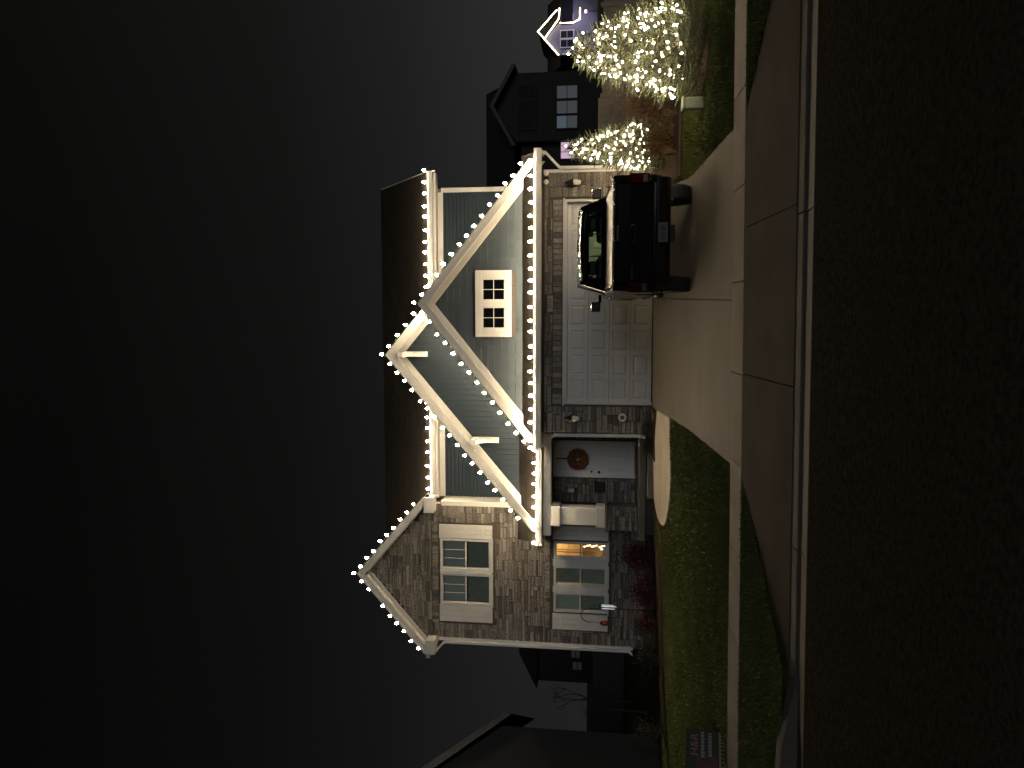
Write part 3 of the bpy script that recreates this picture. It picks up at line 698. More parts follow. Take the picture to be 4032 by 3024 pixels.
for i in range(9): MB().lathe([(.004, -.03), (.02, -.012), (.022, 0), (.012, .022), (.003, .03)], (-6.03-.02*(i % 3), 19.50+.02*(i % 2), 1.69+.065*i+rnd.uniform(-.02, .02)), 8).build('bulb', 'room_bulb', gl)
MB().tube([(-6.02-.02*(i % 3), 19.51, 1.64+.065*i) for i in range(10)], .004, 5).build('wire', 'green_wire', gl)
nl = MB().lathe([(.01, -.04), (.022, -.02), (.022, .015), (.006, .035)], (-6.14, 19.55, 1.76), 10).build('night_light', 'blue_bulb', smooth=True); tag(nl, 'small cool blue lamp glowing in the lit window', 'lamp')

# ------------------------------------------------------------------ bulb strings on the house
def bulb_mesh(n, r, h, m):
    pr = [(.30, 0), (.72, .12), (.98, .30), (1.0, .45), (.85, .64), (.55, .82), (.25, .94), (.06, 1)]
    return MB().lathe([(a*r, b*h) for a, b in pr], n=10).mesh(n, m, True)
BM = bulb_mesh('bulb', .0325, .095, BULB); TB = bulb_mesh('bulb', .0125, .034, TBULB)
def bulb_string(label, pts, skip=(), tilt=None, group='bulb strings along the roof edges'):
    base = Vector(pts[0]); t = thing('light_string', label, 'light string', base, group)
    w = MB()
    for i, p in enumerate(pts):
        p = Vector(p)
        w.lathe([(.016, -.022), (.02, -.02), (.02, .012), (.014, .02)], p, 8)
        if i in skip: continue
        o = bpy.data.objects.new('bulb', BM); COL.objects.link(o); o.parent = t; o.location = p-base+Vector((0, 0, .01))
        o.rotation_euler = (R_(rnd.uniform(-14, 4)), R_((tilt or 0)+rnd.uniform(-7, 7)), rnd.uniform(0, 6)); s = rnd.uniform(.93, 1.05); o.scale = (s, s, s)
    q = []
    for a, b in zip(pts, pts[1:]):
        a, b = Vector(a), Vector(b); q += [a, (a+b)/2-Vector((0, 0, .012))]
    q.append(Vector(pts[-1])); w.tube(q, .006, 5)
    w.build('wire', 'green_wire', t)
    return t
def seg(a, b, n, ends=True):
    return [tuple(lerp(p, q, i/(n-1))+(rnd.uniform(-.028, .028) if k == 0 else (rnd.uniform(-.008, .012) if k == 2 else 0)) for k, (p, q) in enumerate(zip(a, b))) for i in range(n)]
bulb_string('string of bulbs along the garage gutter', seg((3.62, 17.262, 3.40), (-3.0, 17.262, 3.40), 23))
bulb_string('string of bulbs along the porch gutter beside the front door', seg((-3.22, PY-.065, 3.38), (-5.55, PY-.065, 3.38), 9))
e = lambda A, s, x, dz=.06: A[1]-s*abs(x-A[0])+dz
bulb_string('bulb string on the right slope of the garage gable', seg((.389, 17.54, 6.26), (3.62, 17.54, e(GA, gs, 3.62)), 15), tilt=12)
bulb_string('bulb string on the left slope of the garage gable', seg((.16, 17.54, e(GA, gs, .16)), (-2.93, 17.54, e(GA, gs, -2.93)), 14), tilt=-12)
bulb_string('short bulb string from tall middle gable peak down its right slope', seg((MA[0]+.22, 18.14, e(MA, msl, MA[0]+.22)), (.13, 18.14, e(MA, msl, .13)), 4), tilt=12)
bulb_string('long bulb string from the middle gable peak down its left slope', seg((MA[0], 18.14, MA[1]+.06), (-4.98, 18.14, e(MA, msl, -4.98)), 19), tilt=-12)
bulb_string('bulb string on the upper eave right of the garage gable', seg((3.94, 19.505, 6.45), (.55, 19.505, 6.45), 12))
bulb_string('bulb string on the upper eave between middle gable and stone wing', seg((-1.95, 19.505, 6.45), (-4.62, 19.505, 6.45), 9))
bulb_string('bulb string on the right slope of the stone wing gable', seg((WA[0], 19.12, WA[1]+.06), (-4.95, 19.12, e(WA, ws, -4.95)), 10), tilt=12)
bulb_string('bulb string with one dark bulb on the left slope of the stone wing', seg((WA[0]-.25, 19.12, e(WA, ws, WA[0]-.25)), (-9.0, 19.12, e(WA, ws, -9.0)), 9), skip=(2,), tilt=-12)

# ------------------------------------------------------------------ things on the house
def coach_lamp(x, z, label, s=1):
    t = thing('wall_lamp', label, 'wall lamp', (x, G-.03, z))
    MB().lathe([(.055*s, 0), (.055*s, -.02), (.03*s, -.03)], (x, G-.03, z+.05), 14, 'y').build('back_plate', 'bronze', t)
    MB().tube([(x, G-.05, z+.05), (x, G-.12, z+.11), (x, G-.18, z+.14)], .014, 8).build('arm', 'bronze', t)
    MB().lathe([(.012, .21), (.03, .17), (.055, .12), (.09, .04), (.10, .02), (.10, .01)], (x, G-.18, z-.02), 16).build('lamp_shade', 'bronze', t, True)
    MB().lathe([(.066, .01), (.07, -.04), (.055, -.13), (.03, -.17)], (x, G-.18, z-.02), 14).build('glass', 'frosted', t, True)
    MB().lathe([(.032, -.17), (.03, -.18), (.008, -.20), (.008, -.25)], (x, G-.18, z-.02), 10).build('finial', 'bronze', t)
coach_lamp(3.19, 2.50, 'unlit bronze lantern on the stone right of the garage door')
coach_lamp(-2.36, 2.50, 'unlit bronze lantern on the stone left of the garage door')
t = thing('flood_light', 'twin head security light under the garage soffit', 'flood light', (3.31, G-.05, 3.13))
MB().box(3.26, 3.36, G-.10, G-.045, 3.07, 3.19).build('mount', 'bronze', t, bevel=.01)
for s in (-1, 1):
    MB().lathe([(.02, 0), (.045, -.05), (.06, -.11), (.055, -.125)], (3.31+s*.10, G-.10, 3.12), 12, 'y').build('lamp_head', 'frosted', t, True)
t = thing('number_plaque', 'pale house number plaque reading 5754 above the garage', 'sign', (.385, G-.06, 3.03))
MB().box(.19, .58, G-.075, G-.045, 2.965, 3.095).build('plate', 'sign_cream', t, bevel=.004)
text('numerals', '5754', .115, 'bronze', t, Matrix.Translation((.385, G-.078, 3.03)) @ FACE)
t = thing('ring_ornament', 'white ring ornament on the dark stone left of the garage', 'ornament', (-2.33, G-.07, 1.29))
MB().torus((-2.33, G-.08, 1.29), .075, .028, 24, 10).build('ring', 'white', t, True); MB().lathe([(.02, 0), (.02, -.05)], (-2.33, G-.03, 1.37), 8, 'y').build('peg', 'bronze', t)
def leaves(b, pts, size, n_per=1, up_=.3):
    for p in pts:
        d = Vector((rnd.gauss(0, 1), rnd.gauss(0, 1), rnd.gauss(up_, 1))).normalized(); q = d.orthogonal().normalized(); s = size*rnd.uniform(.6, 1.3)
        q = Matrix.Rotation(rnd.uniform(0, 6.28), 3, d) @ q; r = d.cross(q); p = Vector(p)
        b.add([p-q*s*.5, p+r*s*.28+d*s*.06, p+q*s*.55, p-r*s*.28+d*s*.06], [(0, 1, 2), (0, 2, 3)])
    return b
t = thing('wreath', 'round orange autumn leaf wreath hanging on the front door', 'wreath', (-3.77, BY-.04, 2.42))
MB().torus((-3.77, BY-.045, 2.42), .17, .075, 22, 8).build('ring', 'rope', t)
pt = []
for i in range(2100):
    a = rnd.uniform(0, 6.28); u = rnd.uniform(0, 6.28); r = .085*math.sqrt(rnd.random())+.03; R2 = .175+r*math.cos(u); pt.append((-3.77+R2*math.cos(a), BY-.05-abs(r*math.sin(u))*1.1, 2.42+R2*math.sin(a)))
leaves(MB(), pt, .075).build('leaf_cover', 'wreath_leaf', t)
MB().box(-3.785, -3.755, BY-.012, BY-.004, 2.6, 3.03).build('hanger', 'bronze', t)
t = thing('porch_lamp', 'small wall lamp on the porch stone left of the door', 'wall lamp', (-4.62, BY-.06, 2.6))
MB().box(-4.67, -4.57, BY-.075, BY-.05, 2.48, 2.72).build('back_plate', 'bronze', t); MB().lathe([(.03, -.10), (.06, -.08), (.06, .06), (.02, .10)], (-4.62, BY-.14, 2.6), 10).build('glass', 'frosted', t)
t = thing('mailbox', 'black wall mailbox beside the front door', 'mailbox', (-4.50, BY-.06, 1.85))
MB().box(-4.63, -4.37, BY-.16, BY-.052, 1.70, 1.93).build('box', 'black_plastic', t, bevel=.01); MB().prism([(BY-.175, 1.93), (BY-.05, 1.97), (BY-.05, 1.935), (BY-.175, 1.90)], -4.64, -4.36, 'x').build('lid', 'black_plastic', t)

# shepherd hook with red lantern, wind chime
t = thing('shepherd_hook', 'thin black shepherd hook post in the bed below the window', 'hook', (-7.40, 18.6, H(-7.4, 18.6)))
MB().tube([(-7.40, 18.6, H(-7.4, 18.6)), (-7.40, 18.6, 1.6), (-7.42, 18.6, 2.05), (-7.46, 18.6, 2.2), (-7.56, 18.6, 2.27), (-7.68, 18.6, 2.25), (-7.76, 18.6, 2.15), (-7.79, 18.6, 2.05), (-7.77, 18.6, 2.0)], .011, 8).build('pole', 'black_plastic', t, True)
t = thing('hanging_lantern', 'small red glass lantern hanging from the hook', 'lantern', (-7.79, 18.6, 1.66))
MB().tube([(-7.78, 18.6, 2.02), (-7.79, 18.6, 1.78)], .005, 6).build('chain', 'black_plastic', t)
MB().lathe([(.02, -.09), (.055, -.08), (.068, -.02), (.06, .04), (.03, .08)], (-7.79, 18.6, 1.67), 14).build('globe', 'lantern_red', t, True); MB().lathe([(.045, .07), (.05, .08), (.02, .11)], (-7.79, 18.6, 1.67), 12).build('cap', 'bronze', t)
t = thing('wind_chime', 'silver tube wind chime in front of the dark window', 'wind chime', (-7.30, 18.5, 1.8))
MB().tube([(-7.41, 18.6, 2.05), (-7.30, 18.52, 1.95), (-7.30, 18.5, 1.80)], .006, 6).build('hanger', 'black_plastic', t)
MB().lathe([(.06, -.01), (.065, 0), (.06, .012)], (-7.30, 18.5, 1.79), 14).build('top_disc', 'black_plastic', t)
for i, (dx, dz) in enumerate(((-.05, .34), (0, .38), (.05, .31), (.02, .36))): MB().tube([(-7.30+dx, 18.46+.02*(i % 2), 1.74), (-7.30+dx, 18.46+.02*(i % 2), 1.74-dz)], .012, 8).build('chime_tube', 'chrome', t)

# ------------------------------------------------------------------ plants
def shrub(name, label, c, rx_, ry_, rz_, m, n, size, cat='shrub', twigs=14, group=None):
    t = thing(name, label, cat, c, group); w = MB(); pts = []; cv = Vector(c)
    for i in range(twigs):
        a = rnd.uniform(0, 6.28); el_ = rnd.uniform(.35, 1.45); L = rnd.uniform(.7, 1.05)
        e_ = Vector((math.cos(a)*math.cos(el_)*rx_, math.sin(a)*math.cos(el_)*ry_, math.sin(el_)*rz_*1.0))*L
        mid = e_*.5+Vector((rnd.gauss(0, .04), rnd.gauss(0, .04), .04)); p = [cv+Vector((rnd.gauss(0, .03), rnd.gauss(0, .03), 0)), cv+mid, cv+e_]
        w.tube(p, [.012, .008, .003], 5)
        for j in range(n//twigs):
            s = rnd.uniform(.3, 1.03); q = p[1].lerp(p[2], (s-.5)*2) if s > .5 else p[0].lerp(p[1], s*2)
            g_ = .09+.10*s; pts.append(q+Vector((rnd.gauss(0, rx_*g_*1.3), rnd.gauss(0, ry_*g_*1.3), rnd.gauss(0, rz_*g_))))
    w.build('stems', 'bark', t); leaves(MB(), [p for p in pts if p.z > c[2]], size).build('foliage', m, t)
    return t
shrub('autumn_shrub', 'orange brown autumn shrub between the two lit spruces', (4.25, 15.3, H(4.25, 15.3)), .66, .55, 1.05, 'autumn', 3600, .042, twigs=60)
shrub('autumn_shrub', 'lower rusty shrub in front of the smaller lit spruce', (3.45, 15.0, H(3.45, 15)), .45, .4, .62, 'autumn', 1700, .04, twigs=40)
shrub('red_shrub', 'round dark red shrub under the lit window', (-5.95, 18.55, H(-6, 18.5)), .55, .45, .85, 'red_leaf', 3000, .05, twigs=50)
shrub('red_shrub', 'dark red shrub under the middle lower window', (-6.85, 18.5, H(-6.9, 18.5)), .5, .42, .70, 'red_leaf', 2500, .05, twigs=46)
shrub('dark_shrub', 'low dark red shrub below the wind chime', (-7.6, 18.3, H(-7.6, 18.3)), .45, .4, .55, 'red_leaf', 1500, .045, twigs=30)
shrub('dark_shrub', 'dark evergreen shrub at the wing corner by the downspout', (-8.6, 18.5, H(-8.6, 18.5)), .45, .4, .65, 'dark_leaf', 1900, .04, twigs=40)
shrub('dark_shrub', 'low black shrub at the garage corner below the ring', (-2.62, 17.5, .5), .34, .22, .36, 'dark_leaf', 1500, .035, twigs=34)
shrub('dark_shrub', 'dark shrub beside the porch step', (-3.02, 17.62, .47), .26, .25, .42, 'dark_leaf', 1300, .035, twigs=30)
shrub('dark_shrub', 'bare dark shrub at the far left of the lawn', (-10.6, 18.6, H(-10.6, 18.6)), .6, .5, .8, 'dark_leaf', 1400, .04, twigs=40)
shrub('dark_shrub', 'dark shrub beyond the thin metal edging', (-11.5, 17.7, H(-11.5, 17.7)), .6, .5, .7, 'dark_leaf', 1500, .045, twigs=40)
for i, (gx, gy, lb) in enumerate(((3.15, 14.55, 'dry fountain grass tuft nearest the truck'), (3.85, 14.5, 'dry fountain grass tuft at the bed edge below the shrub'))):
    t = thing('ornamental_grass', lb, 'grass tuft', (gx, gy, H(gx, gy))); b = MB()
    for k in range(160):
        a = rnd.uniform(0, 6.28); L = rnd.uniform(.2, .42); s = rnd.uniform(.2, .9); o = Vector((gx, gy, H(gx, gy)))
        d = Vector((math.cos(a), math.sin(a), 0)); w = Vector((-d.y, d.x, 0))*.004; m1 = o+d*L*s*.4+Vector((0, 0, L*.7)); m2 = o+d*L*s+Vector((0, 0, L*(1-.5*s)))
        b.add([o-w, o+w, m1+w, m1-w, m2], [(0, 1, 2, 3), (3, 2, 4)])
    b.build('blades', 'dry_grass', t)

def spruce(label, lights_label, c, h, rad, nb_, seed, tb):
    r = random.Random(seed); t = thing('spruce_tree', label, 'tree', c); cv = Vector(c)
    MB().tube([cv, cv+Vector((.01, 0, h*.5)), cv+Vector((.0, 0, h*.97))], [.05*h/2, .03*h/2, .006], 8).build('trunk', 'bark', t)
    wood = MB(); nd = MB(); tips = []
    def shoot(p, d, L, wd_):
        d = d.normalized(); q = d.orthogonal().normalized(); s = d.cross(q); n = 5; base = len(nd.v); prof = ((0, .35), (.35, 1), (.75, .85), (1, .12))
        for a, k in prof:
            for j in range(n):
                u = 6.283*j/n; nd.v.append(tuple(p+d*L*a+(q*math.cos(u)+s*math.sin(u))*wd_*k*.42))
        for a in range(3):
            for j in range(n): nd.f.append((base+a*n+j, base+a*n+(j+1) % n, base+(a+1)*n+(j+1) % n, base+(a+1)*n+j))
        for k in range(18):                                    # needles
            u = r.uniform(0, 6.283); a = r.uniform(.05, 1); w = q*math.cos(u)+s*math.sin(u); e_ = (w*.85+d*.75).normalized(); x_ = d.cross(w)*.0022
            o = p+d*L*a+w*wd_*.25; f_ = o+e_*wd_*r.uniform(.9, 1.5)
            nd.add([o-x_, o+x_, f_], [(0, 1, 2)])
    nz = int(h/.095)
    for i in range(nz):
        f = i/nz; z = .035*h+f*h*.92; Rr = rad*(1-f)**.78*(.74+.26*min(1, f*5))+.03; k = max(4, int(5+Rr*11)); a0 = r.uniform(0, 6.28)
        for j in range(k):
            a = a0+6.283*j/k+r.gauss(0, .16); L = Rr*r.uniform(.86, 1.06); dr_ = Vector((math.cos(a), math.sin(a), 0)); rise = lerp(-.10, .55, f)+r.gauss(0, .08)
            p0 = cv+Vector((0, 0, z)); p1 = p0+dr_*L*.55+Vector((0, 0, L*(rise*.4-.03))); p2 = p0+dr_*L+Vector((0, 0, L*(rise+.10)))
            wood.tube([p0, p1, p2], [.009, .006, .003], 4, False)
            side = dr_.cross(Vector((0, 0, 1))); n = max(3, int(L*17))
            for q in range(n):
                s = .22+.78*(q+r.random()*.6)/n; P = p0.lerp(p1, s/.55) if s < .55 else p1.lerp(p2, min(1, (s-.55)/.45)); sg = 1 if q % 2 else -1
                shoot(P, dr_*.75+side*sg*r.uniform(.35, 1.0)+Vector((0, 0, r.uniform(-.05, .55))), r.uniform(.10, .18)*(.8+.2*h/2), .027)
                if r.random() < .35: shoot(P, dr_*.5+Vector((0, 0, r.uniform(.5, 1.1)))+side*r.gauss(0, .4), r.uniform(.09, .15), .026)
            shoot(p2-dr_*.03, dr_+Vector((0, 0, .35)), r.uniform(.13, .20), .028); tips.append((p1.lerp(p2, .75), dr_))
    for k in range(5): shoot(cv+Vector((0, 0, h*(.90+.015*k))), Vector((r.gauss(0, .25), r.gauss(0, .25), 1)), r.uniform(.12, .2), .02)
    wood.build('branches', 'bark', t); nd.build('crown', 'needles', t)
    ls = thing('light_string', lights_label, 'light string', c, 'bulb strings on the spruces'); pts = []
    d_ = math.sqrt(math.pi*rad*.62*math.hypot(h, rad)/nb_); f = .14; a = 0
    while f < .985 and len(pts) < 300:
        Rr = rad*(1-f)**.78*(.74+.26*min(1, f*5))+.03; q = Rr*r.uniform(.72, 1.0); a += d_/max(Rr, .06); f += d_*d_/(6.283*max(Rr, .07))/(h*.92)
        aa = a+r.gauss(0, .38)*d_/max(Rr, .1); pts.append(cv+Vector((math.cos(aa)*q, math.sin(aa)*q, .035*h+f*h*.92+r.gauss(0, .065)+q*lerp(-.02, .4, f))))
    for p in pts:
        o = bpy.data.objects.new('bulb', tb); COL.objects.link(o); o.parent = ls; o.location = p-cv; o.rotation_euler = (r.gauss(0, .6), r.gauss(0, .6), 0)
    MB().tube([p-Vector((0, 0, .012)) for p in pts], .004, 4, False).build('wire', 'green_wire', ls)
    return t
spruce('large bushy spruce covered in bulbs right of the driveway', 'bulbs wound around the large spruce near the sidewalk', (4.08, 11.75, H(4.08, 11.75)-.03), 2.06, .86, 185, 3, TB)
spruce('smaller lit spruce beside the garage corner behind the truck', 'bulbs wound around the small spruce beside the garage', (3.66, 16.3, H(3.66, 16.3)-.03), 2.16, .60, 110, 8, TB)

t = thing('utility_pedestal', 'small pale green utility pedestal by the large lit spruce', 'utility box', (3.25, 11.75, H(3.25, 11.75)))
zp = H(3.25, 11.75); MB().box(3.165, 3.335, 11.68, 11.82, zp-.02, zp+.27).build('housing', 'pedestal', t, bevel=.015); MB().box(3.155, 3.345, 11.67, 11.83, zp+.272, zp+.32).build('cap', 'pedestal', t, bevel=.015)

# yard sign at the left edge
ys_ = thing('yard_sign', 'dark contractor yard sign with yellow strip on the left lawn', 'sign', (-5.64, 9.16, H(-5.5, 9.25)))
zs_ = H(-5.5, 9.25); ys_.rotation_euler = (0, R_(3), R_(38)); ys_.location.z = zs_-.03
MB().box(-.40, .40, -.006, .006, .03, .53).build('board', 'sign_black', ys_, local=True)
MB().box(-.40, .10, -.009, -.0065, .13, .40).build('picture', 'sign_red', ys_, local=True)
MB().box(-.40, .40, -.010, -.0065, .03, .115).build('strip', 'sign_yellow', ys_, local=True)
text('lettering', 'H&R', .135, 'sign_orange', ys_, Matrix.Translation((.22, -.011, .42)) @ FACE, True)
for k, (a, b, z0, h) in enumerate(((.08, .37, .29, .05), (.10, .36, .20, .05))):
    m = MB(); xx = a
    while xx < b: w = rnd.uniform(.02, .04); m.box(xx, xx+w, -.010, -.0065, z0+rnd.uniform(0, .012), z0+h); xx += w+.008
    m.build('lettering_line', 'sign_white', ys_, local=True)
m = MB(); xx = -.36
while xx < .36: w = rnd.uniform(.022, .04); m.box(xx, xx+w, -.013, -.0105, .052, .095); xx += w+.014
m.build('lettering_line', 'sign_black', ys_, local=True)
for sx_ in (-.25, .25): MB().tube([(sx_, .012, -.12), (sx_, .012, .45)], .005, 6).build('stake', 'chrome', ys_, local=True)

# ------------------------------------------------------------------ pickup truck
TX, TY = 1.355, 12.02
tr = thing('pickup_truck', 'black mid size pickup truck parked nose in on the driveway', 'truck', (TX, TY, HD(TX, TY)+.0)); tr.location.z = .205; tr.rotation_euler = (math.atan(.0660), 0, 0)
LIFT = .145
def P(b, name, m, parent=None, smooth=False, bevel=0):
    if name not in ('wheel', 'rim'): b.v = [(x, y, z+LIFT) for x, y, z in b.v]
    return b.build(name, m, parent or tr, smooth, bevel, local=True)
RA, FA, WR = 1.06, 4.26, .40
def arch(cx_, r, n=12, rev=False):
    return [(cx_+r*math.cos(math.pi-math.pi*i/n), .37+r*math.sin(math.pi*i/n)) for i in range(n+1)]
side = [(.10, .50), (.03, .62), (.0, 1.16), (.03, 1.25), (1.66, 1.265), (1.70, 1.24), (3.9, 1.17), (4.1, 1.13), (5.0, 1.02), (5.22, .88), (5.26, .50), (5.2, .40)]
bot = [(FA+.46, .40)]+arch(FA, .44)[::-1]+[(FA-.46, .36), (RA+.46, .36)]+arch(RA, .44)[::-1]+[(RA-.46, .42)]
for s in (-1, 1):
    # side skin in three bulged layers
    poly = side+bot; lay = [(.78, 0), (.885, 0), (.915, .0)]; n = len(poly)
    cz = .8; vs = []
    for k, (xx, _) in enumerate(((.80, 0), (.90, 0), (.925, 1))):
        for (y, z) in poly:
            if k == 2: vs.append((s*(xx-.03*abs((z-.75)/.5)**2), lerp(y, 2.6, .012), lerp(z, .78, .03)))
            else: vs.append((s*xx, y, z))
    fs = [tuple(range(n)) if s > 0 else tuple(range(n))[::-1], tuple(range(3*n-1, 2*n-1, -1)) if s > 0 else tuple(range(2*n, 3*n))]
    for k in range(2):
        for i in range(n):
            q = (k*n+i, k*n+(i+1) % n, (k+1)*n+(i+1) % n, (k+1)*n+i); fs.append(q if s < 0 else q[::-1])
    P(MB().add(vs, fs), 'side_panel', 'paint_black', smooth=False, bevel=.035)
    for nm, cyy in (('wheel', RA), ('wheel', FA)):
        x0 = .62*s; x1 = .885*s; lo, hi = min(x0, x1), max(x0, x1)
        tp = [(WR-.10, lo+.02), (WR-.04, lo), (WR-.01, lo+.02), (WR, lo+.05), (WR, hi-.05), (WR-.01, hi-.02), (WR-.04, hi), (WR-.10, hi-.02)]
        wh = P(MB().lathe(tp, (0, cyy, WR), 28, 'x'), nm, 'rubber', None, False)
        P(MB().lathe([(.27, (hi-.03) if s > 0 else (lo+.03)), (.24, (hi-.05) if s > 0 else (lo+.05)), (.06, (hi-.035) if s > 0 else (lo+.035)), (.05, (hi-.02) if s > 0 else (lo+.02))], (0, cyy, WR), 20, 'x'), 'rim', 'chrome', wh)
    P(MB().prism([(-.005, .69), (-.02, .72), (-.02, .98), (-.005, 1.01), (.16, 1.01), (.16, .69)], min(s*.775, s*.928), max(s*.775, s*.928), 'x'), 'tail_lamp', 'lamp_red', bevel=.012)
    P(MB().prism([(-.024, .73), (-.024, .80), (-.012, .80), (-.012, .73)], min(s*.79, s*.90), max(s*.79, s*.90), 'x'), 'reverse_lamp', 'lamp_clear', bevel=.004)
    mm = MB().prism([(2.86, 1.28), (2.98, 1.28), (3.02, 1.44), (2.90, 1.46)], min(s*1.00, s*1.20), max(s*1.00, s*1.20), 'x').box(min(s*.86, s*1.02), max(s*.86, s*1.02), 2.98, 3.08, 1.25, 1.31)
    mr_ = P(mm, 'mirror', 'paint_black', bevel=.02)
    P(MB().prism([(2.855, 1.295), (2.856, 1.44), (2.859, 1.44), (2.858, 1.295)], min(s*1.02, s*1.18), max(s*1.02, s*1.18), 'x'), 'mirror_glass', 'black_plastic', mr_)
    for y0, nm in ((2.1, 'door_handle'), (3.0, 'door_handle')): P(MB().box(min(s*.915, s*.945), max(s*.915, s*.945), y0, y0+.18, 1.05, 1.09), nm, 'chrome', bevel=.01)
    P(MB().tube([(s*.905, 1.72, 1.262), (s*.905, 2.8, 1.225), (s*.90, 3.8, 1.19)], .012, 6), 'belt_trim', 'chrome')
    P(MB().tube([(s*.90, 1.5, .36), (s*.93, 1.7, .33), (s*.93, 3.6, .33), (s*.90, 3.75, .36)], .03, 8), 'side_step', 'black_plastic')
    # greenhouse pillars and side glass
    P(MB().add([(s*.86, 1.72, 1.25), (s*.86, 1.90, 1.25), (s*.70, 2.10, 1.72), (s*.70, 1.98, 1.72), (s*.78, 1.72, 1.25), (s*.78, 1.90, 1.25), (s*.62, 2.10, 1.70), (s*.62, 1.98, 1.70)], [(0, 1, 2, 3), (7, 6, 5, 4), (0, 4, 5, 1), (1, 5, 6, 2), (2, 6, 7, 3), (3, 7, 4, 0)]), 'rear_pillar', 'paint_black', bevel=.02)
    P(MB().add([(s*.86, 2.72, 1.22), (s*.86, 2.84, 1.22), (s*.72, 2.84, 1.73), (s*.72, 2.74, 1.73), (s*.80, 2.72, 1.22), (s*.80, 2.84, 1.22), (s*.66, 2.84, 1.71), (s*.66, 2.74, 1.71)], [(0, 1, 2, 3), (7, 6, 5, 4), (0, 4, 5, 1), (1, 5, 6, 2), (2, 6, 7, 3), (3, 7, 4, 0)]), 'door_pillar', 'paint_black')
    P(MB().add([(s*.86, 3.92, 1.18), (s*.86, 4.02, 1.17), (s*.70, 3.34, 1.73), (s*.70, 3.22, 1.73), (s*.80, 3.92, 1.18), (s*.80, 4.02, 1.17), (s*.64, 3.34, 1.71), (s*.64, 3.22, 1.71)], [(0, 1, 2, 3), (7, 6, 5, 4), (0, 4, 5, 1), (1, 5, 6, 2), (2, 6, 7, 3), (3, 7, 4, 0)]), 'windscreen_pillar', 'paint_black', bevel=.01)
    for (ya, yb, yc, yd) in ((1.90, 2.72, 2.74, 2.10), (2.84, 3.92, 3.22, 2.84)):
        P(MB().add([(s*.85, ya, 1.24), (s*.85, yb, 1.20), (s*.71, yc, 1.72), (s*.71, yd, 1.72)], [(0, 1, 2, 3)]), 'side_window', 'tint_glass')
# roof
rows = []
for y, zc_, hw in ((1.93, 1.655, 0.660), (1.99, 1.700, 0.690), (2.20, 1.730, 0.705), (2.70, 1.740, 0.710), (3.10, 1.727, 0.705), (3.30, 1.690, 0.690)):
    rows.append([(hw*math.sin(a)/math.sin(1.2), y, zc_-.05*(1-math.cos(a))/(1-math.cos(1.2))) for a in [-1.2+2.4*i/14 for i in range(15)]])
rf = MB(); nn = 15; rf.add([p for r_ in rows for p in r_]+[(p[0], p[1], p[2]-.035) for r_ in rows for p in r_], [(i*nn+j, i*nn+j+1, (i+1)*nn+j+1, (i+1)*nn+j) for i in range(5) for j in range(14)]+[tuple(90+q for q in (i*nn+j, (i+1)*nn+j, (i+1)*nn+j+1, i*nn+j+1)) for i in range(5) for j in range(14)]
       + [(j, 90+j, 91+j, j+1) for j in range(14)]+[(75+j, 76+j, 166+j, 165+j) for j in range(14)]+[(i*nn, (i+1)*nn, 90+(i+1)*nn, 90+i*nn) for i in range(5)]+[(i*nn+14, 90+i*nn+14, 90+(i+1)*nn+14, (i+1)*nn+14) for i in range(5)])
P(rf, 'roof', 'paint_black', smooth=True)
P(MB().prism([(2.0, 1.735), (2.05, 1.765), (2.1, 1.745)], -.12, .12, 'x'), 'brake_light', 'lamp_red')
# rear cab wall with window opening: outer trapezoid as four bars on the sloped plane
def RP(x, z): return lerp(1.74, 1.97, (z-1.2)/.5)
def bar(x0, x1, x2, x3, z0, z1, t=.05):       # bottom x0..x1, top x2..x3
    return MB().add([(x0, RP(0, z0), z0), (x1, RP(0, z0), z0), (x3, RP(0, z1), z1), (x2, RP(0, z1), z1), (x0, RP(0, z0)+t, z0), (x1, RP(0, z0)+t, z0), (x3, RP(0, z1)+t, z1), (x2, RP(0, z1)+t, z1)], [(0, 1, 2, 3), (7, 6, 5, 4), (0, 4, 5, 1), (1, 5, 6, 2), (2, 6, 7, 3), (3, 7, 4, 0)])
b = bar(-.86, .86, -.83, .83, .55, 1.335); q = bar(-.74, .74, -.68, .68, 1.552, 1.67); b.add(q.v, q.f)
q = bar(-.83, -.60, -.75, -.58, 1.337, 1.55); b.add(q.v, q.f); q = bar(.60, .83, .58, .75, 1.337, 1.55); b.add(q.v, q.f)
cabw = P(b, 'cab_rear_wall', 'paint_black')
for xa, xb in ((-.60, -.215), (-.195, .195), (.215, .60)): P(MB().add([(xa, RP(0, 1.337)+.02, 1.337), (xb, RP(0, 1.337)+.02, 1.337), (xb*.97, RP(0, 1.55)+.02, 1.55), (xa*.97, RP(0, 1.55)+.02, 1.55)], [(0, 1, 2, 3)]), 'rear_window_pane', 'tint_glass', cabw)
for xc in (-.205, .205): q = bar(xc-.010, xc+.010, xc-.010, xc+.010, 1.338, 1.549, .03); P(q, 'window_divider', 'black_plastic', cabw)
P(MB().add([(-.80, 4.0, 1.18), (.80, 4.0, 1.18), (.66, 3.32, 1.73), (-.66, 3.32, 1.73)], [(0, 1, 2, 3)]), 'windscreen', 'tint_glass')
P(MB().box(-.83, .83, 1.8, 4.0, .42, .50).box(-.80, .80, 3.7, 4.0, .5, 1.14), 'cab_floor', 'black_plastic')
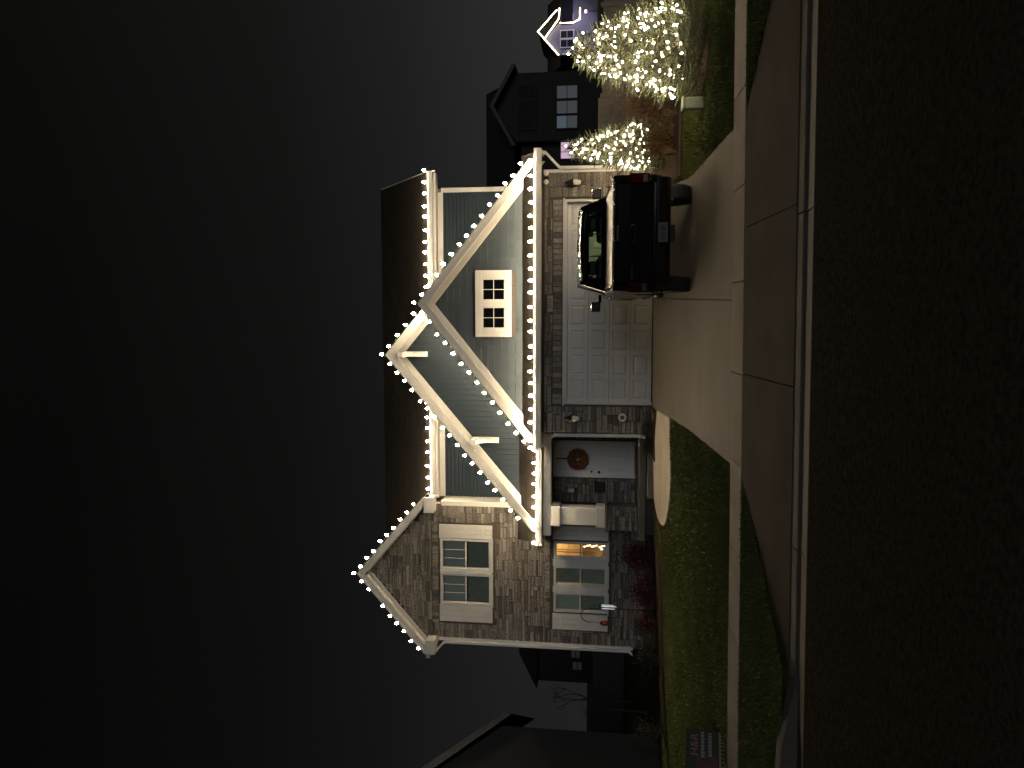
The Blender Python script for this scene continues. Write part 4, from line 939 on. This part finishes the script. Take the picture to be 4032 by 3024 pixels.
for s in (-1, 1):
    for y0, hh in ((2.15, .0), (3.0, .02)):
        P(MB().prism([(y0, .62), (y0-.10, 1.36), (y0+.03, 1.38), (y0+.16, .62)], s*.40-.25, s*.40+.25, 'x'), 'seat', 'black_plastic', bevel=.04)
        P(MB().prism([(y0-.12, 1.40+hh), (y0-.11, 1.56+hh), (y0-.01, 1.56+hh), (y0-.01, 1.40+hh)], s*.40-.13, s*.40+.13, 'x'), 'headrest', 'black_plastic', bevel=.035)
# bonnet, nose
P(MB().add([(-.80, 3.98, 1.17), (.80, 3.98, 1.17), (.80, 5.0, 1.03), (-.80, 5.0, 1.03), (-.80, 5.2, .90), (.80, 5.2, .90), (-.80, 5.25, .40), (.80, 5.25, .40), (-.8, 3.98, .5), (.8, 3.98, .5)], [(0, 1, 2, 3), (3, 2, 5, 4), (4, 5, 7, 6), (0, 8, 9, 1), (6, 7, 9, 8)]), 'bonnet', 'paint_black', bevel=.02)
P(MB().box(-.55, .55, 5.24, 5.275, .60, .86), 'grille', 'black_plastic', bevel=.01)
for s in (-1, 1): P(MB().box(min(s*.58, s*.88), max(s*.58, s*.88), 5.16, 5.25, .74, .90), 'headlight', 'lamp_clear', bevel=.02)
# bed: tonneau, tailgate, bumper
P(MB().box(-.80, .80, .05, 1.70, 1.225, 1.262), 'bed_cover', 'tonneau', bevel=.01)
P(MB().box(-.80, .80, .06, 1.70, .60, .66), 'bed_floor', 'paint_black')
tg = P(MB().prism([(.055, .63), (.01, .64), (.0, .80), (-.005, 1.0), (.0, 1.19), (-.025, 1.225), (-.02, 1.245), (.055, 1.25)], -.772, .772, 'x'), 'tailgate', 'paint_black', bevel=.012)
P(MB().box(-.12, .12, -.018, .0, 1.165, 1.205), 'tailgate_handle', 'black_plastic', tg, bevel=.008)
em = MB(); em.torus((0, 0, 0), .1, .01, 28, 8); em.v = [(x*1.25, y*.8-.01, z*.5+.95) for x, y, z in em.v]; P(em, 'emblem', 'bronze', tg, True)
bd = MB(); 
for i, (xx, h) in enumerate(((-.70, .035), (-.655, .05), (-.615, .035), (-.57, .035), (-.53, .05))): bd.lathe([(.016, 0), (.018, -.008), (.010, -.012)], (xx, -.004, .955), 8, 'y')
P(bd, 'badge', 'chrome', tg)
bp_ = P(MB().prism([(-.06, .40), (-.09, .44), (-.09, .585), (-.06, .60), (.12, .605), (.12, .36), (.0, .36)], -.86, .86, 'x'), 'rear_bumper', 'paint_black', bevel=.02)
pl_ = P(MB().box(-.152, .152, -.103, -.092, .415, .565), 'licence_plate', 'plate', bp_, bevel=.006)
pk = MB()
for xx in (-.10, -.06, -.02, .035, .075): pk.box(xx, xx+.009, -.106, -.1035, .45, .52); pk.box(xx+.009, xx+.024, -.106, -.1035, rnd.choice([.45, .48, .51]), rnd.choice([.525, .53])); pk.box(xx+.02, xx+.028, -.106, -.1035, .45+rnd.choice([0, .03]), .50)
P(pk, 'plate_marks', 'sign_black', pl_)
P(MB().lathe([(.30, .0), (.34, .05), (.34, .14), (.30, .2)], (.06, .55, .42), 20, 'z').box(-.12, .12, -.05, .1, .30, .38), 'spare_wheel', 'rubber', bevel=.01)
P(MB().box(-.4, -.34, .2, 5, .40, .52).box(.34, .4, .2, 5, .40, .52).box(-.72, .72, RA-.05, RA+.05, .32, .42), 'chassis', 'black_plastic')
P(MB().tube([(.52, 1.4, .36), (.52, .25, .33), (.55, .1, .33)], .03, 8), 'exhaust_pipe', 'chrome')

# ------------------------------------------------------------------ neighbours
def strip_fence(name, label, x0, x1, Y, steps, m, ph, cat='fence', pitchw=2.4, bw_=.2):
    t = thing(name, label, cat, (x0, Y, H(x0, Y)))
    x = x0; k = 0
    while x < x1-.1:
        xe = min(x+pitchw, x1); top = steps(x+.1); zb = H((x+xe)/2, Y)-.05
        MB().box(x-.06, x+.06, Y-.06, Y+.06, zb, top+.06).build('post', m, t, bevel=.01)
        MB().box(x+.06, xe-.06, Y-.03, Y+.03, top-.08, top).build('rail', m, t); MB().box(x+.06, xe-.06, Y-.03, Y+.03, zb+.05, zb+.15).build('rail', m, t)
        n = max(1, int((xe-x-.12)/bw_)); w = (xe-x-.12)/n
        for i in range(n): MB().box(x+.06+i*w+.002, x+.06+(i+1)*w-.002, Y-.02, Y+.02, zb+.15, top-.08).build('board', m, t)
        x = xe
    return t
strip_fence('privacy_fence', 'tan stepped privacy fence behind the lit spruces', 3.7, 16.0, 21.0, lambda x: 1.97 if x < 6.1 else 1.86, 'fence_tan', 1.4)
strip_fence('privacy_fence', 'grey distant fence left of the stone wing', -22, -13.5, 32.0, lambda x: 2.12, 'fence_grey', 1.4)

def far_house(name, label, x0, x1, Y, depth, zb, ze, m, roofm, ridge=None, gable=None):
    t = thing(name, label, 'house', ((x0+x1)/2, Y, zb))
    MB().box(x0, x1, Y, Y+depth, zb, ze).build('wall', m, t)
    if ridge:
        yr = Y+depth/2; MB().prism([(Y-.4, ze-.1), (yr, ridge), (Y+depth+.4, ze-.1)], x0-.4, x1+.4, 'x').build('roof', roofm, t)
    return t
def far_window(t, x0, x1, z0, z1, Y, m, m2=None, trim='far_trim', vs=1):
    w = MB(); casing(w, x0, x1, z0, z1, Y, .09, .05); f = w.build('window', trim, t)
    zm = (z0+z1)/2
    MB().box(x0, x1, Y-.02, Y-.01, zm+.02, z1).build('pane', m, f); MB().box(x0, x1, Y-.02, Y-.01, z0, zm-.02).build('pane', m2 or m, f)
    MB().box(x0, x1, Y-.035, Y-.005, zm-.02, zm+.02).build('rail', trim, f)
    return f
k48 = 48/30
S = lambda X: X*k48
Zs = lambda Z: CAMZ+(Z-CAMZ)*k48
nh = far_house('neighbour_house', 'dark gabled neighbour house behind the tan fence', S(7.07), S(9.72), 48.0, 9, 1.2, Zs(5.35), 'far_siding', 'far_roof')
MB().prism([(S(7.07), Zs(5.35)), (S(9.72), Zs(5.35)), (S(8.39), Zs(6.2))], 48, 48.2).build('gable_wall', 'far_siding', nh)
for s_, xe in ((1, S(9.95)), (-1, S(8.39)-(S(9.95)-S(8.39)))):
    ze_ = Zs(5.45); MB().prism([(S(8.39), Zs(6.33)), (xe, ze_), (xe, ze_-.2), (S(8.39), Zs(6.33)-.2)], 47.4, 55).build('roof', 'far_roof', nh)
    MB().prism([(S(8.39), Zs(6.33)), (xe, ze_), (xe, ze_-.26), (S(8.39), Zs(6.33)-.26)], 47.32, 47.39).build('rake_board', 'far_trim', nh)
MB().prism([(48.5, Zs(5.4)), (51.5, CAMZ+(6.53-CAMZ)*51.5/30), (56, Zs(5.4))], 5.0, S(8.95)*51.5/48, 'x').build('main_roof', 'far_roof', nh)
MB().box(6.0, S(7.07)-.01, 48.6, 56, 1.2, Zs(5.15)).build('side_wing', 'far_siding', nh)
for i, (a, c, m1, m2) in enumerate(((8.67, 9.15, 'screen_grey', 'screen_grey'), (8.09, 8.57, 'screen_grey', 'screen_grey'), (7.53, 8.0, 'screen_blue', 'screen_grey'))):
    far_window(nh, S(a), S(c), Zs(2.91), Zs(3.70), 47.93, m1, m2, 'far_siding')
for a, c in ((8.72, 9.2), (8.12, 8.6), (7.55, 8.02)): far_window(nh, S(a), S(c), Zs(4.56), Zs(5.2), 47.93, 'void', 'void', 'far_siding')
pw_ = far_window(nh, S(6.37)*48.5/48, S(7.01)*48.5/48, Zs(2.5), Zs(3.56), 48.55, 'screen_pink', 'pink_dim', 'far_siding')
MB().box(S(6.68), S(6.70), 48.45, 48.5, Zs(2.5), Zs(3.56)).build('muntin', 'far_siding', pw_)
z = 1.5
lapn = MB()
while z < Zs(5.3): lapn.prism([(47.975, z), (47.999, z), (47.999, z+.2), (47.99, z+.2)], S(7.09), S(9.7), 'x'); z += .2
tag(lapn.build('lap_siding', 'far_siding', nh), kind='stuff')

kf = 85/65
Sf = lambda X: X*kf
Zf = lambda Z: CAMZ+(Z-CAMZ)*kf
fh = far_house('lit_house', 'distant house outlined in light strings and washed purple', Sf(22.4), Sf(26.9), 85.0, 10, 2.2, Zf(5.75), 'far_purple', 'far_roof')
ap_ = (Sf(24.30), Zf(7.66)); sl_ = (Zf(7.66)-Zf(5.93))/(Sf(24.30)-Sf(22.34))
g2 = (Sf(23.79), Zf(7.0))
MB().prism([(Sf(22.4), Zf(5.75)), (Sf(25.2), Zf(5.75)), g2], 84.9, 85.1).build('gable_wall', 'far_purple', fh)
MB().prism([(Sf(22.34), Zf(5.93)), ap_, (Sf(26.1), Zf(5.95)), (Sf(26.1), Zf(5.75)), (Sf(22.34), Zf(5.75))], 85.6, 92).build('roof', 'far_roof', fh)
MB().prism([(85.5, Zf(5.8)), (88.5, Zf(7.08)), (95, Zf(5.7))], Sf(21.6), Sf(27.6), 'x').build('main_roof', 'far_roof', fh)
for a, c in ((Sf(23.0), Sf(23.58)), (Sf(23.74), Sf(24.32))):
    f_ = far_window(fh, a, c, Zf(4.68), Zf(5.74), 84.85, 'void', 'void', 'white')
f_ = far_window(fh, Sf(25.15), Sf(25.6), Zf(4.75), Zf(5.4), 84.85, 'green_glow', 'void', 'white')
MB().box(Sf(24.86), Sf(27), 84.2, 84.9, Zf(4.72), Zf(5.7)).build('dark_bay', 'void', fh)
MB().box(Sf(22.35), Sf(22.5), 84.8, 84.99, Zf(3.0), Zf(5.6)).build('corner_board', 'white', fh)
def far_string(label, pts):
    t = thing('light_string', label, 'light string', pts[0], 'light strings on the distant house'); b = MB(); w = MB(); w.tube(pts, .02, 4)
    for a, c in zip(pts, pts[1:]):
        a, c = Vector(a), Vector(c); n = max(2, int((c-a).length/.16))
        for i in range(n): b.lathe([(.02, -.07), (.075, -.03), (.075, .03), (.02, .08)], a.lerp(c, i/n)+Vector((0, rnd.uniform(-.02, .02), rnd.uniform(-.02, .02))), 6)
    tag(b.build('bulbs', 'far_bulb_glow', t), kind='stuff'); w.build('wire', 'green_wire', t)
y8 = 84.6
far_string('bright light string on the roof peak of the distant purple house', [(Sf(22.34), y8, Zf(5.93)), (ap_[0], y8, ap_[1]), (Sf(26.05), y8, Zf(6.0))])
far_string('light string along the inner gable of the distant purple house', [(g2[0], y8-.1, g2[1]), (Sf(25.25), y8-.1, Zf(5.88)), (Sf(26.2), y8-.1, Zf(5.82))])
far_string('light string down the dark bay of the distant purple house', [(Sf(24.86), y8-.2, Zf(5.75)), (Sf(24.83), y8-.2, Zf(4.7)), (Sf(25.0), y8-.5, Zf(4.12)), (Sf(26.0), y8-.5, Zf(4.10))])
fl = thing('flood_lamp', 'small pink purple floodlight glowing before the distant house', 'flood light', (Sf(25.1), 82.5, Zf(3.5)))
MB().lathe([(.12, -.12), (.18, 0), (.12, .12)], (Sf(25.1), 82.5, Zf(3.6)), 10).build('lamp', 'flood_pink', fl); MB().tube([(Sf(25.1), 82.5, Zf(2.4)), (Sf(25.1), 82.5, Zf(3.5))], .04, 6).build('stake', 'bronze', fl)
pl = bpy.data.lights.new('flood_beam', 'SPOT'); pl.energy = 520; pl.color = (.55, .48, 1.0); pl.spot_size = R_(100); pl.spot_blend = .5; pl.shadow_soft_size = .2
plo = bpy.data.objects.new('flood_beam', pl); COL.objects.link(plo); plo.location = (Sf(24.3), 80.5, Zf(3.3)); plo.rotation_euler = (Vector((Sf(24.3), 80.5, Zf(3.3)))-Vector((Sf(23.8), 85, Zf(5.2)))).to_track_quat('Z', 'Y').to_euler()

# left neighbour in the dark, far left house, bare trees
lh = thing('neighbour_house', 'black neighbour house at the left edge with grey rake', 'house', (-12.12, 21.0, .1)); lh.rotation_euler = (0, 0, R_(30))
def LB(b, n, m, p=None): return b.build(n, m, p or lh, local=True)
LB(MB().box(-9.6, 0, 0, 9, -.3, 4.55), 'wall', 'far_siding'); LB(MB().prism([(-9.6, 4.55), (0, 4.55), (-4.8, 11.4)], 0, .2), 'gable_wall', 'far_siding')
for s_ in (1, -1):
    xe = -4.8+s_*5.15; LB(MB().prism([(-4.8, 11.9), (xe, 4.52), (xe, 4.36), (-4.8, 11.7)], -.45, 9.4), 'roof', 'far_roof')
    LB(MB().prism([(-4.8, 11.85), (xe, 4.50), (xe, 4.22), (-4.8, 11.36)], -.52, -.451), 'rake_board', 'fence_grey')
bh = far_house('neighbour_house', 'far black house with two dim windows left of the wing', -22.8, -14.5, 45.0, 9, .6, 5.9, 'far_siding', 'far_roof', 7.5)
for a, c, z0, z1 in ((-21.17, -20.54, 3.14, 3.66), (-21.95, -21.44, 3.01, 3.57)): far_window(bh, a, c, z0, z1, 45.0, 'dim_window', 'dim_window', 'far_siding')
def bare_tree(label, c, h, seed, m='far_siding'):
    r = random.Random(seed); t = thing('bare_tree', label, 'tree', c); b = MB(); cv = Vector(c)
    def grow(p, d, L, rad_, n):
        q = p+d*L; mid = p.lerp(q, .5)+Vector((r.gauss(0, .04), r.gauss(0, .04), 0))*L; w.tube([p, mid, q], [rad_, rad_*.85, rad_*.65], 5, False)
        if n == 0: return
        for k in range(r.choice([2, 3])):
            nd_ = (d+Vector((r.gauss(0, .45), r.gauss(0, .45), r.gauss(.15, .25)))).normalized(); grow(q, nd_, L*r.uniform(.6, .85), rad_*.62, n-1)
    w = MB(); w.tube([cv, cv+Vector((.03, 0, h*.3))], [h*.02, h*.015], 7).build('trunk', 'bark', t)
    w = MB(); grow(cv+Vector((.03, 0, h*.28)), Vector((0, 0, 1)), h*.2, h*.014, 5); w.build('crown', 'bark', t)
bare_tree('bare dark tree before the grey fence', (-15.4, 29, H(-15.4, 29)), 3.6, 2)
bare_tree('thin bare tree nearer the left house', (-13.6, 25, H(-13.6, 25)), 2.6, 7)
